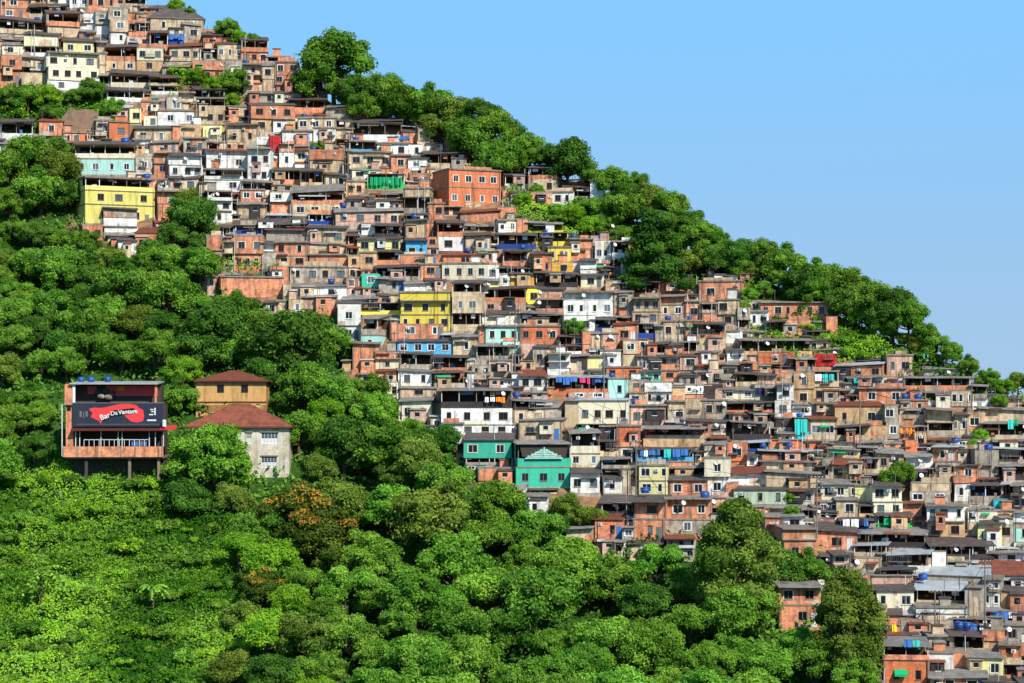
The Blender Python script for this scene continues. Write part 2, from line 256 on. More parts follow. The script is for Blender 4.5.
DATA = """
0 28 -4 f wr10n1 wr11n1
30 66 3 t oc10
70 87 -4 f ww11n2
88 125 -6 f wr13n4
0 43 17 t oc13
48 80 11 t or13 wc10
95 109 10 f wg12n1 ww10
110 128 8 f wg11n1 wc12n1 ww12n1
25 57 31 t we11 ow10
64 94 38 t wj13n2|small pale yellow house above the cream one
48 98 52 f we14n3 we13n4 ww10n2|cream three-storey house beside a dark bush
3 25 42 g we11n1
0 20 54 f wr13n1 wr15n1
23 48 73 x wc12
105 138 45 t or14 wn10n2
138 164 48 f we12n2 wn11n1
111 150 70 t5 oe13
128 148 12 f wr11
137 150 23 f or13
128 150 36 x wk10n2
108 142 88 t ow11
150 203 8 d10 wc14n2|house with wide dark hipped roof on the skyline
184 200 22 g wg14n1
150 168 30 t or18
169 183 28 x wc8n1 wB9
203 222 32 t wO13n1|small bright orange shed near the skyline
241 267 37 t or12 wr11n3
217 243 42 t wc15n3
169 200 44 s wc14n3
193 224 62 f wr8 wr10n1
150 178 74 t oc8 ow9
243 262 62 f wc10n1 wr8 wc12
275 297 62 f wr12n2 wr10n2 wr8n2
262 275 62 g wc13n1 wc12
195 226 86 t og12n2
248 274 90 g wg10n2
272 300 91 t wg10n1
40 63 118 s wr14n1|small orange house with terracotta roof beside a brown wall
95 110 119 f wg15n1
110 129 120 f wO16n1
0 32 119 t ow18
74 134 141 t oe14 wm16n4|aqua balcony house with cream band above the yellow house
75 154 177 f2 oY12 wY14n3 wY19n2@14|long yellow house with open top gallery
134 150 138 f ww13n2
137 153 157 x wg16n1
130 142 107 f wj14n1
142 159 100 f wr14n1
159 197 109 f ww14n2
197 226 98 f oc11 wc15n3
135 172 125 t wc14n2
172 181 126 x wr13
180 203 124 x wn12
203 222 125 x wj13n1
226 257 123 t wc19n2
251 295 103 t wr13n3 wn13n2
258 271 137 x ww8
270 281 136 x wR15|narrow red box house beside the big white one
183 206 136 f wg15n2
150 178 141 g wk9n1
155 170 152 x wr10 wr12n1
170 202 152 t ww9 ww13n3
207 248 149 s2 ww20n2|big white house with red roof edge
247 270 147 f ww18n2 ww16n2
205 243 168 f ow10 ww12n2
150 158 175 x wr10
159 170 177 f ww12n1
170 182 175 t wk14n1
183 199 176 t wc12n1
242 272 180 g ow12
280 294 145 x wr8 ww15n1
272 306 167 t or14
283 312 131 f ww11n1
207 232 191 f ow9 ww10n2 ww12n1
290 326 96 t or12
298 336 117 f wc12n3
313 336 126 f ww13n1
326 352 103 g wg10
352 402 120 t ow20
350 376 141 f ob12
376 408 141 f ww13n2
309 342 151 x wr10 wc12n1
350 392 152 f wc15n3
392 410 154 f wr14n1
352 392 168 f we8n3
398 410 168 x wr10
367 405 174 x oG15|terrace draped in bright green netting
300 322 169 t oc18
292 343 186 g8 or12 wc12n3
410 428 155 t ww12n1
432 447 127 g wg10
444 459 136 g wr15
404 420 128 t wr11
432 501 169 f wO17n4 wO20n4@22|big orange brick block with two window rows
425 480 151 t oc15
505 529 172 t ow13
529 558 166 t or11 wc14n2
529 551 192 f wr12n1
550 573 191 f ww12n2|low white house below the ridge trees
564 592 183 t og14
590 602 178 t ww24
104 136 206 t4 wg8 ww9 ww6
136 174 228 s6 wr16n2
118 136 238 t ww13n1
158 182 190 f wr12 wr14n1
207 222 234 f wr14 wr18n1
223 233 240 f wc11 og11 wg8
240 264 190 f wr11n2
238 266 202 g wc10
270 292 191 f ww9n1 wr10
232 306 218 t8 wd6
234 262 226 x oB9
266 306 228 t wg11
286 305 227 x wR9n1|bright red shed under a long dark roof
308 335 214 x oB10
308 346 224 t wc16n2
234 263 235 f wr17n2 wr16n3|orange brick pair of storeys beside the forest edge
274 308 241 f wr13n2 wr12n2
262 276 241 t ww8 wg17
308 346 241 g wc11n1
308 348 253 f wr13
270 288 266 x wr18
290 346 267 f wg14n4
290 346 283 g ww12n2
221 284 276 f wr12 wr8|long low brick house at the forest edge
228 256 299 t oB9 wr6
303 336 295 g4 wk12
347 360 196 t wg12n1
366 402 200 t wr9n3
404 430 188 f wc8 og18n3
336 404 207 g6 wk13n4
429 443 202 f wr14n1
443 460 204 g wd8
460 500 208 s wr10
406 426 219 t wc17n1
426 433 223 x wr11
405 428 213 t ob8
406 427 237 t wb20n2|small pale blue house
360 374 224 f ww11
374 402 224 t od12
438 465 220 t or14 ww14n1
465 490 232 t wc18n1
358 400 235 t wj13n3
377 400 249 t or13
360 376 251 f wn15n1
400 444 254 f wr10n1
444 484 251 s wr12n1
420 439 264 f wr13n1
377 420 264 t og14n3
442 488 262 f we16n4|cream house with four small windows
361 378 274 x wt13n1|little teal shed beside green plants
378 403 277 g wg12n1
404 425 281 g ww11
426 446 279 t ww8n1
498 515 208 x wr11
503 512 190 x wr10
498 516 220 f we13n2
516 527 219 f wr13
527 562 222 g oy10
536 568 232 x oy14
548 571 246 f wy15n2|small lemon yellow house with balcony
552 572 261 x wa13n1
498 535 233 t oB14
503 528 247 t or15
532 551 250 t wr22n2
570 592 239 f wr9 wr10
580 596 257 t ww8 ww9
474 498 251 x wr11n1
595 611 241 x ww22n2|white house beside the dark conifer
580 602 272 t we12n1
536 578 272 t od13
511 534 272 t wa11n1
479 498 277 g wj9
497 530 264 t og8
597 617 224 x oB15
612 632 240 f ow17 og12
631 660 279 t or17
607 620 281 f wn12
619 632 280 t og14
699 746 280 f wr19n2@-8|orange brick house topped by a small hut
714 736 270 t ww8n1
702 718 258 x wk6
686 696 256 x ww7
338 361 300 t ww22n1 ww16n1|narrow white two-storey house beside the forest
342 378 293 g6 wg8n2
362 400 302 x oy12
361 392 314 g5 og16 wm17n1@-16|house with grey balcony over a pale mint storey
400 450 291 f wy8 wy14n3 wy16n4|bright yellow two-storey house
398 443 324 x wr14n2
398 452 338 t wb13n4|long sky blue house under the brick one
452 480 281 t oc14 wc16n2 oc18n2
453 478 333 g wc18n1
352 378 341 g wr26
376 400 351 f wr7 we10n1
400 432 352 t og16
433 466 353 t or16
398 432 369 g ww15n2
434 464 369 t og16
376 398 369 s wr12
480 526 287 t or13 wk9n2
525 538 284 t wy16n1
538 565 285 t wk14
536 564 299 f or14
482 520 310 t6 we10n1
485 520 325 f wm16n3|pale mint house with green corner
503 519 342 x wm11n1
520 560 311 g oc14
520 560 325 f wO16n3|square orange house beside a small round tree
564 613 291 f ww8 ww16n4|large white house with long dark windows
564 594 315 x ww17n2
475 512 343 g og15
488 511 358 f wc15n2
520 533 345 x wk15
533 545 345 t wg20n1
545 565 344 t wk9n1
547 569 353 f ww8n1 ww6 ww7
520 546 368 s8 ww14n2|white house with brown tiled roof
570 587 353 g wd14
586 601 355 f wj12
613 632 290 g wg22n1
632 659 297 f wc13n3 wc13n2|beige two-storey house below an orange terrace
660 685 293 g wr8 wc13n2
685 702 301 f wr19n1
702 716 302 f og9 wr12
716 737 298 f wc14n1 wc12n1
592 614 318 t oB12
601 617 331 f wk17n1
590 601 330 g wc15
601 621 348 f ww17n1
614 637 321 s wr18n1
622 637 339 f wc13n1 wc12
637 654 324 x oB15
663 686 320 f wc17n2
686 704 320 f wr9n1 wr10n1
697 724 321 t or14 wc12n1
638 648 339 x wr14n1
647 668 341 t og13
665 682 341 t wr13n1
638 661 354 t wg15n2
661 679 354 t wk8n2 wr9
606 641 366 f wO12n2|low orange house with two windows
641 661 369 t wt10n2
661 678 370 f wr10n1
679 696 354 t wk14n1
696 718 349 g wc11
724 740 332 x ww12
727 744 346 t4 ww10n2
696 712 362 s wr9n1
712 738 362 g wg10n1
696 710 370 g wk12n1
708 724 371 x wg16n1
748 768 310 f ww15n2|small white house on the stony bank
760 837 299 g wr16n7|long brick row house below the ridge trees
826 838 316 x wr17
740 812 337 g on17|long terrace house with tan parapet
758 792 354 x wO12n1
790 816 355 g oB12
816 836 354 x wR12
739 758 362 x wr8
836 882 361 l wr13n3
441 512 387 g od18 ww16n4 ww10n4|large white house with netted dark roof terrace
442 464 422 f ww17n1
400 436 386 g wc9n1
400 432 395 g5 we20n2
465 513 432 t8 wt18n2 og7 wt6n3|green house under a dark metal roof
513 545 399 g od9 wc13n2
552 608 374 l oO18|long orange terrace hung with blue cloth
568 608 391 x wk7n2
608 628 377 f wm20n1|mint house beside the blue-draped terrace
628 646 379 f wg12n1
646 672 382 f ww9 ww13n3
629 646 391 f wc13n1
577 628 397 l3 we25n4|big cream house with four square windows
565 578 398 g wc26
577 628 425 x or10
534 562 399 g8 wg14
520 562 418 g wc20n2
517 571 439 g5 ot23 wt20n3|ornate green house with stepped gable ornament
571 600 430 g5 oe20 we14n2
571 600 468 t6 ww20n2
599 618 437 t oc15
616 640 426 f wO20n1
630 665 404 f wk20n3
672 685 385 f wn16
685 703 384 f ww8n2 wr7
704 722 385 x wd16
720 755 387 g we9n2
755 776 384 x wg15
776 792 383 f ww16n1 ww17n1|slim white tower house with stacked windows
776 792 417 f wd9
735 758 372 t oc12
758 776 371 t wk13
776 793 371 x wr12
684 702 400 x wc17
702 726 400 f wg17n2
726 778 401 t oO11
728 750 411 t wg10n2
750 775 411 t og12n1
732 770 420 g od17
668 685 401 f wc8 wg10n1
688 710 418 t wr15n2
710 726 419 t wg13n1
643 704 424 g5 og10 wn8|long curved house with a tan parapet
637 694 446 t ob12 wr6|terrace hung with pale blue laundry
704 728 441 g4 wg7 we8
728 746 444 x wO18n1
748 770 440 l oB10
770 802 440 x wO9
760 806 448 l3 wd12
778 795 430 g wc12n1
793 813 371 f wn16n1 wn17n1|tall tan house beside a balcony of laundry
812 838 371 f oc15 wn16n1
849 882 375 g wm12n3
858 905 387 f wr16n2|patchy brick house with one dark window
835 884 400 s6 wn20n2|long tan house with orange tiled roof
885 898 404 f wg16n1 wg17n1
887 913 354 f wk19n2|lone small house on the green slope
836 870 424 t oc13
862 886 425 x wn12
794 809 418 x oA22|porch draped in turquoise cloth
810 836 413 s5 wc20n2
793 812 402 g ww12n1
812 836 401 g wg12
900 926 398 f wr14n2
898 924 416 x wc10
897 914 428 x wO10
924 958 364 g5 wg10n1|grey shed below the green ridge
906 971 375 g3 or12 wr6|wide brick house with dark open loft
922 950 391 f ow12
952 972 390 f wc15n3
971 987 384 g og12 ww8
909 922 391 f wr16n1
900 929 408 f wc10n2
928 954 407 g wc12 og13
954 968 411 t wc20n2
966 981 411 x wn19n1
981 1030 408 g wc11
981 1030 419 g oc18
994 1030 437 g od10
940 985 444 l3 wg8
479 513 468 f wr12
486 530 482 g9 ww12n1@-12
525 547 494 g ww20n1
567 592 524 g wc16
603 630 455 g og9 or12
604 622 474 t ww16n1
622 631 472 x wc22
639 668 464 f wj15n2 wj16n2|pale yellow two-storey house with two windows each floor
669 706 464 g og9
669 706 473 t8 wr17n2
704 728 457 f we17n1 ww20n1
633 665 495 t7 wr17n1 wr21n1|orange brick house in front of brown trees
665 711 498 f wr20n2 wg16n1
600 632 496 t9 od12
594 622 514 s6 wr20n1
760 815 461 g2 wc9
765 819 470 g wc17n1
730 765 467 s8 ww11
734 786 486 t wv16n3|long pale green house with a red shutter
786 815 488 t we15n2
742 800 501 g6 wc6
766 803 511 g5 ww14n2
753 765 506 x wr20
766 782 518 x wO16
783 817 528 f wr10 wr23n2|brick house with long plastered parapet
816 858 523 t8 wr20n1
832 864 458 s9 wn14n2
828 859 448 g3 wj9n2
822 848 477 g6 we16n2
856 876 486 x wj16
874 903 481 t5 we16n2 we14n2|pale yellow two-storey house with four windows
836 858 497 g wc17n1
840 873 517 t oB12
878 912 511 t oG13
877 904 446 g7 wc17n2
906 932 452 g6 ww11
934 957 445 l3 wr16n1
956 977 450 x or11
936 958 463 f wc14n2
958 977 462 t wr15n1
991 1030 446 l2 og16
998 1030 463 g3 od14
976 998 450 x wg26
955 970 477 x wr6 ww18n1|white tower with orange top
970 1002 481 t og17
911 951 484 x wc8 wg12n2 wk5
911 925 470 t wd14
926 963 506 f ww15n3 wn18n2
1012 1034 482 g3 wc8 wn18n1
994 1012 500 x wA9
979 996 511 f we9
995 1014 511 f wn9
968 979 508 f ww12n1 wc14
1000 1014 519 x wg25n1
979 1000 520 t wj22n3
1014 1034 512 x ww10 wm20n1
901 921 499 s4 wr11
854 886 544 l3 oc11
855 880 558 x wc12
780 822 583 g4 wr18n2 wr22n1|orange house half hidden by trees
802 826 572 g4 ww10
850 925 528 g7 od12
888 928 550 l4 ow17n3
930 994 536 t10 od13|wide brown roofed house over a black opening
933 946 552 x ww14
990 1036 549 g3 ww9n3
976 1036 561 s14 wc8|broad red tiled roof house
926 988 567 l10 wg6
916 966 583 l7 oc17|grey house with open terrace and pale roof
964 982 588 x wg32|plain grey block tower
983 1001 578 f wg12n1 ww16n2
878 913 588 t we20n2
872 913 577 x wk10
880 916 568 t og10
1003 1036 588 t5 wn18n1
997 1036 575 l5 od10
917 966 606 f ww6 ww13n2
952 966 608 g ww15n1
864 886 608 x wn18
901 952 622 x wg12n1
928 953 634 f wg19n2
928 953 653 f ww22n1
884 929 642 g4 or14 wO28n2|bright orange house with green awning
941 986 671 g8 wr14n2
953 969 652 x wr20
968 1001 654 g4 wj22n2
984 1003 632 x wr10 wn12
1004 1036 624 f wg18n2
1000 1020 645 f wO12n1 wn10
1000 1036 664 x or16
1002 1036 609 g6 oB10
950 1002 620 x oB14
952 985 633 t oc20
984 1004 677 t wc14
"""
SKY = (0, 1.0, 0.0, 2.6, 1.14, .488, .195, .24)
EXPO = 0.3
# ------------------------------------------------------------------ houses
class Spec: pass
def parse(line):
    s = Spec(); s.phrase = None
    if '|' in line: line, s.phrase = line.split('|')
    s.yaw = None
    if '@' in line:
        line, y = line.split('@'); s.yaw = float(y)
    t = line.split()
    s.x0, s.x1, s.y0 = float(t[0]), float(t[1]), float(t[2])
    s.roof = t[3][0]; s.rh = float(t[3][1:]) if len(t[3]) > 1 else {'f':1.6,'x':0.0}.get(s.roof, 3.5)
    s.st = []
    for q in t[4:]:
        typ, col, r = q[0], q[1], q[2:]
        n = 0
        if 'n' in r: r, n = r.split('n'); n = int(n or 1)
        s.st.append((typ, col, float(r), n))
    s.h = s.rh + sum(q[2] for q in s.st)
    if s.phrase is None:
        jr = random.Random(int(s.x0*31+s.y0*17)); s.y0 += jr.uniform(-1.6, 1.2); s.x0 += jr.uniform(-1,.5); s.x1 += jr.uniform(-.5,1)
    s.yb = s.y0 + s.h; s.w = s.x1 - s.x0
    s.cx = (s.x0+s.x1)/2; s.cy = s.y0 + s.h/2
    s.area = s.w*s.h
    cols = {}
    for q in s.st: cols[q[1]] = cols.get(q[1], 0) + q[2]*(1 if q[0] == 'w' else .6)
    s.main = max(cols, key=cols.get)
    s.nst = max(1, sum(1 for q in s.st if q[2] >= 8))
    s.core = {1:'', 2:'two-storey ', 3:'three-storey ', 4:'tall '}[min(4, s.nst)] + WNAME[s.main]
    return s
def window_geo(x0, x1, z0, z1, style, rng):
    fr = Geo(); pn = Geo()
    fm = M[style]; t = .07
    y0, y1 = .03, .12
    fr.box(x0, x1, y0, y1, z0, z0+t, fm); fr.box(x0, x1, y0, y1, z1-t, z1, fm)
    fr.box(x0, x0+t, y0, y1, z0+t, z1-t, fm); fr.box(x1-t, x1, y0, y1, z0+t, z1-t, fm)
    if x1-x0 > .8:
        xm = (x0+x1)/2; fr.box(xm-t/2, xm+t/2, y0, y1, z0+t, z1-t, fm)
    fr.box(x0-.06, x1+.06, -.09, 0.0, z0-.09, z0-.002, M['fw'] if style == 'fw' else M['slab'])
    if style == 'fw' or rng.random() < .3:
        m_ = M[rng.choice('wwe')]; q = .11
        fr.box(x0-q, x1+q, -.03, -.014, z1+.001, z1+q, m_); fr.box(x0-q, x0-.001, -.03, -.014, z0, z1, m_); fr.box(x1+.001, x1+q, -.03, -.014, z0, z1, m_)
    pn.box(x0, x1, .125, .14, z0, z1, M['win2'] if rng.random() < .16 else M['win'])
    return fr, pn
def build_house(s, rng):
    """parts in the local frame: x right, y into the slope, z up, origin at the front bottom centre"""
    D = depth(s.yb); k = D/F
    P = {'wall': Geo(), 'roof': Geo(), 'concrete_frame': Geo(), 'windows': [], 'doors': [], 'post': Geo(), 'parapet': Geo(), 'slabs': [], 'posts': [], 'extra': []}
    dp = min(9.0, max(3.2, .28*s.h + .6))
    W = s.w*k; yaw = 0
    if s.yaw is not None:
        th = R(abs(s.yaw)); W = max(2, (s.w*k - dp*math.sin(th))/math.cos(th))
    hw = W/2
    z = -2.2; H = (s.h)*k
    base = True
    zs = H - s.rh*k
    levels = []
    zt = zs
    for q in s.st:
        levels.append((zt-q[2]*k, zt, q)); zt -= q[2]*k
    wl = P['wall']
    # foundation
    wl.box(-hw, hw, 0, dp, -3.0, 0, M['g'] if s.main not in 'rO' else M['r'])
    fstyle = rng.choice(['fw','fb','fg','fb','fg'] if s.main in 'rOcgkn' else ['fw','fw','fb','fg'])
    for li, (za, zb, (typ, col, hp, n)) in enumerate(levels):
        h = zb-za; mat = M[col]; top = li == 0
        mk = [len(P[q_].v) for q_ in ('wall','parapet')] + [len(P[q_]) for q_ in ('windows','doors','posts','extra')]
        if typ == 'w':
            holes = []
            if n:
                pitch = W/n
                ww = min(1.25, pitch*.5); hh = min(1.25, h*.5)
                if ww < .5: ww = min(.5, pitch*.7)
                zc = za + h*.30
                if zc+hh > zb-.15: hh = max(.25, zb-.15-zc)
                for i in range(n):
                    xc = -hw + pitch*(i+.5) + rng.uniform(-.08,.08)*pitch
                    w2 = min(ww*rng.choice([.6,.85,1,1,1.2]), pitch*.8)
                    if rng.random() < .5: xc += rng.uniform(-.12,.12)*pitch
                    xc = max(-hw+w2/2+.12, min(hw-w2/2-.12, xc))
                    if holes and xc-w2/2 < holes[-1][1]+.12: continue
                    holes.append((xc-w2/2, xc+w2/2, zc, zc+hh))
            xs = [-hw]
            if holes:
                z1, z2 = holes[0][2], holes[0][3]
                wl.quad((-hw,0,za),(hw,0,za),(hw,0,z1),(-hw,0,z1),mat)
                wl.quad((-hw,0,z2),(hw,0,z2),(hw,0,zb),(-hw,0,zb),mat)
                px = -hw
                for (a, b, c, d) in holes:
                    wl.quad((px,0,c),(a,0,c),(a,0,d),(px,0,d),mat); px = b
                    r = .2
                    wl.quad((a,0,c),(b,0,c),(b,r,c),(a,r,c),mat); wl.quad((a,0,d),(a,r,d),(b,r,d),(b,0,d),mat)
                    wl.quad((a,0,c),(a,r,c),(a,r,d),(a,0,d),mat); wl.quad((b,0,c),(b,0,d),(b,r,d),(b,r,c),mat)
                    P['windows'].append(window_geo(a, b, c, d, fstyle, rng))
                wl.quad((px,0,holes[0][2]),(hw,0,holes[0][2]),(hw,0,holes[0][3]),(px,0,holes[0][3]),mat)
            else:
                wl.quad((-hw,0,za),(hw,0,za),(hw,0,zb),(-hw,0,zb),mat)
            wl.quad((-hw,0,za),(-hw,0,zb),(-hw,dp,zb),(-hw,dp,za),mat)
            wl.quad((hw,0,za),(hw,dp,za),(hw,dp,zb),(hw,0,zb),mat)
            wl.quad((-hw,dp,za),(-hw,dp,zb),(hw,dp,zb),(hw,dp,za),mat)
            wl.quad((-hw,0,zb-.003),(hw,0,zb-.003),(hw,dp,zb-.003),(-hw,dp,zb-.003),mat)
            if W > 2.5 and col not in 'yBGAR' and not (s.phrase and col in 'Ytmbvej'):
                lo_ = (holes[0][2] if holes else zb-.3); hi_ = (holes[0][3] if holes else zb-.3)
                for _ in range(rng.choice([0,1,1,2,3])):
                    a_ = rng.uniform(-hw+.1, hw-.8); b_ = min(hw-.05, a_+rng.uniform(.4, W*.4)); mt = M[rng.choice({'r':'rOckg','O':'rcgO','w':'wecg','e':'ewjc'}.get(col,'cgknr'))]
                    if rng.random() < .6: z1_ = za+.03; z2_ = za+max(.1,(lo_-za-.1)*rng.uniform(.5,1))
                    else: z1_ = hi_+.04; z2_ = zb-.14
                    pr = .008+.004*_
                    if z2_ > z1_+.08: wl.box(a_, b_, -pr, -.001, z1_, z2_, mt)
            if li == len(levels)-1 and s.w >= 20 and h > 1.8 and holes and rng.random() < .6:
                xr = holes[-1][1]; room = hw - xr
                if room > 1.15:
                    xd = xr + room/2; g = Geo()
                    g.box(xd-.4, xd+.4, -.04, -.002, za, za+min(2.0, h-.3), M[rng.choice(['fb','fg','fw','cl_blue'])])
                    P['doors'].append(g)
            if col in 'rOkc' and rng.random() < .6:   # exposed concrete corner posts
                cf = P['concrete_frame']
                for xx in [-hw, hw-.2] + ([-.1] if W > 6 and n % 2 == 0 else []):
                    g_ = Geo(); g_.box(xx-.02, xx+.22, -.04, -.003, za, zb-.01, M['frame']); P['posts'].append(g_)
        else:
            # open terrace storey: parapet, posts, recessed back room
            ph = h*(.38 if h > 1.6 else .4)
            bk = dp*.62
            pp = P['parapet']
            pp.box(-hw, hw, 0, .12, za+.02, za+ph, mat)
            pp.box(-hw, -hw+.12, .12, dp, za+.02, za+ph, mat); pp.box(hw-.12, hw, .12, dp, za+.02, za+ph, mat)
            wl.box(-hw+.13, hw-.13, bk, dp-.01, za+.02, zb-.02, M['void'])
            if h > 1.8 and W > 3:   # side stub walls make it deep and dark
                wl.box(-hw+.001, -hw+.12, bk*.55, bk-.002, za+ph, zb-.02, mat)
            npst = max(2, int(W/2.6)+1)
            for i in range(npst):
                xx = -hw+.07 + (W-.26)*i/(npst-1)
                g_ = Geo(); g_.box(xx, xx+.12, .14, .26, za+.03, zb-.01, M['frame'] if rng.random() < .6 else M['fw']); P['posts'].append(g_)
            wl.box(-hw+.01, hw-.01, .13, dp-.02, za-.02, za+.015, M['slab'])
            if rng.random() < .5:   # partition inside the loggia
                xx = rng.uniform(-hw*.6, hw*.6); wl.box(xx, xx+.15, bk*.4, bk-.003, za+.02, zb-.03, M[rng.choice('rcgw')])
            fit = Geo()
            for i in range(int(W/1.3)):   # built-in benches, cupboards, sheets closing off the terrace
                w_ = rng.uniform(.3, 1.1); xx = rng.uniform(-hw+.2, hw-.2-w_); yy = rng.uniform(.4, max(.5, bk-.9)); mt = M[rng.choice(['fw','fb','fg','cl_blue','cl_white','g','r','k','cl_white','w','rt'])]
                if rng.random() < .5: fit.box(xx, xx+w_, yy, yy+.4, za+.016, za+min(h-.3, rng.uniform(ph*1.1, ph*1.7)), mt)
                else: fit.box(xx, xx+w_, .3+i*.03, .33+i*.03, zb-.08-rng.uniform(.25,.6)*h*.5, zb-.06, mt)
            if fit.v: P['extra'].append(('terrace_fittings', fit))
        if s.w > 9 and s.yaw is None and rng.random() < .7:
            sx_ = rng.uniform(-.22, .22); sy_ = rng.choice([-.35,-.2,.3,.6,.9] if li < len(levels)-1 else [0,.25,-.2])
            def sh(v): return (v[0]+sx_, v[1]+sy_, v[2])
            for q_, m0 in zip(('wall','parapet'), mk): P[q_].v[m0:] = [sh(v) for v in P[q_].v[m0:]]
            for q_, m0 in zip(('windows','doors','posts','extra'), mk[2:]):
                for e_ in P[q_][m0:]:
                    for g_ in (e_ if isinstance(e_, tuple) else (e_,)):
                        if isinstance(g_, Geo): g_.v = [sh(v) for v in g_.v]
        if li > 0:
            g_ = Geo(); g_.box(-hw-.07, hw+.07, -.1, dp, zb-.1, zb+.08, M['slab']); P['slabs'].append(g_)
    # roof
    rf = P['roof']; ov = rng.uniform(.3,.75)
    rhm = s.rh*k
    elev = (HZ-s.y0)/F
    if s.roof == 'f':
        rf.box(-hw-.15, hw+.15, -.22, dp, zs, zs+max(.22, rhm), M['slab'])
        if s.main in 'rOcgk' and s.w > 12 and rng.random() < .4:
            g = P['post']
            for i in range(max(2, int(W/2.5))):
                xx = -hw+.1 + (W-.4)*i/max(1, int(W/2.5)-1)
                hh = rng.uniform(.9, 1.5)
                g_ = Geo(); g_.box(xx, xx+.16, .1, .26, zs+max(.22, rhm)+.002, zs+rhm+hh, M['frame']); P['posts'].append(g_)
    elif s.roof == 'x':
        rf.box(-hw-.03, hw+.03, -.03, dp, zs+.001, zs+.1, M['slab'])
    elif s.roof in 'tgls':
        rise = max(.25, rhm + (dp+ov)*math.tan(max(elev, -.02)) - .15)
        rise = min(rise, (dp+ov)*.62)
        mat = M['r'+s.roof]
        z0 = zs - .05
        rf.box(-hw-.25, hw+.25, -ov, dp, z0, z0+.11, mat, z0+rise, z0+rise+.11)
        # gable infill under the sloping sheet
        wl.box(-hw+.004, hw-.004, .004, dp-.004, zs, zs+.001, M[s.st[0][1]], zs, zs+rise*.96-.08)
        if s.phrase is None:
            tl = rng.uniform(-.06, .06)
            rf.v = [(v[0], v[1], v[2]+v[0]*tl+abs(hw*tl)*.5) for v in rf.v]
    elif s.roof in 'dH':
        mat = M['rt'] if s.roof == 'd' else M['rs']
        dpr = dp+.5
        rise = rhm + dpr/2*math.tan(max(elev, 0))
        x0, x1, y0, y1, z0 = -hw-.5, hw+.5, -.5, dp+.4, zs-.05
        e = min(W*.32, dpr*.7)
        ym = (y0+y1)/2; zt = z0+rise
        a, b, c, d = (x0,y0,z0),(x1,y0,z0),(x1,y1,z0),(x0,y1,z0); p, q = (x0+e,ym,zt),(x1-e,ym,zt)
        rf.poly([a,b,q,p], mat); rf.poly([b,c,q], mat); rf.poly([c,d,p,q], mat); rf.poly([d,a,p], mat)
        rf.box(x0, x1, y0, y1, z0-.14, z0-.004, M['slab'] if s.roof == 'd' else M['fb'])
        rf.tube(p, q, .09, .09, mat)
    if s.phrase is None and W > 3.4 and rng.random() < .42:   # small annexe built out from the front
        aw = rng.uniform(1.3, min(3.2, W*.55)); ax = rng.uniform(-hw+.1, hw-aw-.1); ad = rng.uniform(.6, 1.5); az = rng.choice([0, 0, H*.3]) ; ah = min(H*.75-az, rng.uniform(1.6, 2.6)); g_ = Geo(); mt = M[rng.choice('rrckgwnekd')]
        if ah > 1.0:
            g_.box(ax, ax+aw, -ad, -.12, az-(.1 if az else 1.5), az+ah, mt)
            rm = M[rng.choice(['rt','rg','slab','rs','rl'])]
            g_.box(ax-.15, ax+aw+.15, -ad-.25, -.115, az+ah+.003, az+ah+.08, rm, az+ah+.2, az+ah+.28)
            wx = ax+aw*.3; g_.box(wx, wx+min(.8, aw*.4), -ad-.03, -ad-.002, az+ah*.4, az+ah*.8, M['win']); g_.box(wx-.08, wx+min(.8, aw*.4)+.08, -ad-.06, -ad-.031, az+ah*.4-.1, az+ah*.4, M['fw'])
            P['extra'].append(('annexe', g_))
    if s.phrase is None and W > 2.4 and rng.random() < .35:   # railing or sheet awning
        g_ = Geo(); zz = rng.uniform(.35,.8)*H; a_ = rng.uniform(-hw, 0); b_ = min(hw, a_+rng.uniform(1.2, W*.6))
        if rng.random() < .5:
            g_.box(a_, b_, -.75, -.12, zz, zz+.04, M[rng.choice(['rt','rg','rl','rs','cl_green','fb'])], zz+.3, zz+.34); P['extra'].append(('awning', g_))
        else:
            g_.box(a_, b_, -.7, -.12, zz-.1, zz, M['slab'])
            g_.box(a_, b_, -.7, -.66, zz+.8, zz+.84, M['fg'])
            xx = a_
            while xx < b_: g_.box(xx, xx+.04, -.7, -.66, zz, zz+.8, M['fg']); xx += .3
            P['extra'].append(('balcony_rail', g_))
    for _ in range(rng.choice([0,0,1,1,2])):   # wooden props and pipes standing above the roof line
        g_ = Geo(); x_ = rng.uniform(-hw, hw); y_ = rng.choice([-.3, dp*.3, dp*.8]); b0 = (0 if y_ < 0 else zs-.2)
        g_.tube((x_, y_, b0), (x_+rng.uniform(-.1,.1), y_, zs+rng.uniform(.6,2.4)), .05, .04, M[rng.choice(['fb','pole','dark_shade','fw'])], 5); P['extra'].append(('upright_pole', g_))
    zt_ = zs + (max(.22, rhm) if s.roof == 'f' else .1)
    if s.roof in 'fx' and W > 2.6 and dp > 3:
        q_ = rng.random()
        if q_ < .35:
            a_ = rng.uniform(-hw, 0); b_ = rng.uniform(a_+1.5, hw)
            P['extra'].append(('roof_parapet', (lambda g: (g.box(a_, min(b_, hw), .02, .14, zt_+.002, zt_+rng.uniform(.4,.9), M[rng.choice([s.st[0][1],'r','g','c'])]), g)[1])(Geo())))
        elif q_ < .6:
            x_ = rng.uniform(-hw+.1, hw-1.7); g_ = Geo(); mt = M[rng.choice('rgckrw')]; hh_ = rng.uniform(1.0,1.7)
            g_.box(x_, x_+1.5, 1.0, 2.5, zt_+.002, zt_+hh_, mt); g_.box(x_-.15, x_+1.65, .8, 2.6, zt_+hh_+.003, zt_+hh_+.09, M[rng.choice(['rt','rg','slab'])]); P['extra'].append(('roof_hut', g_))
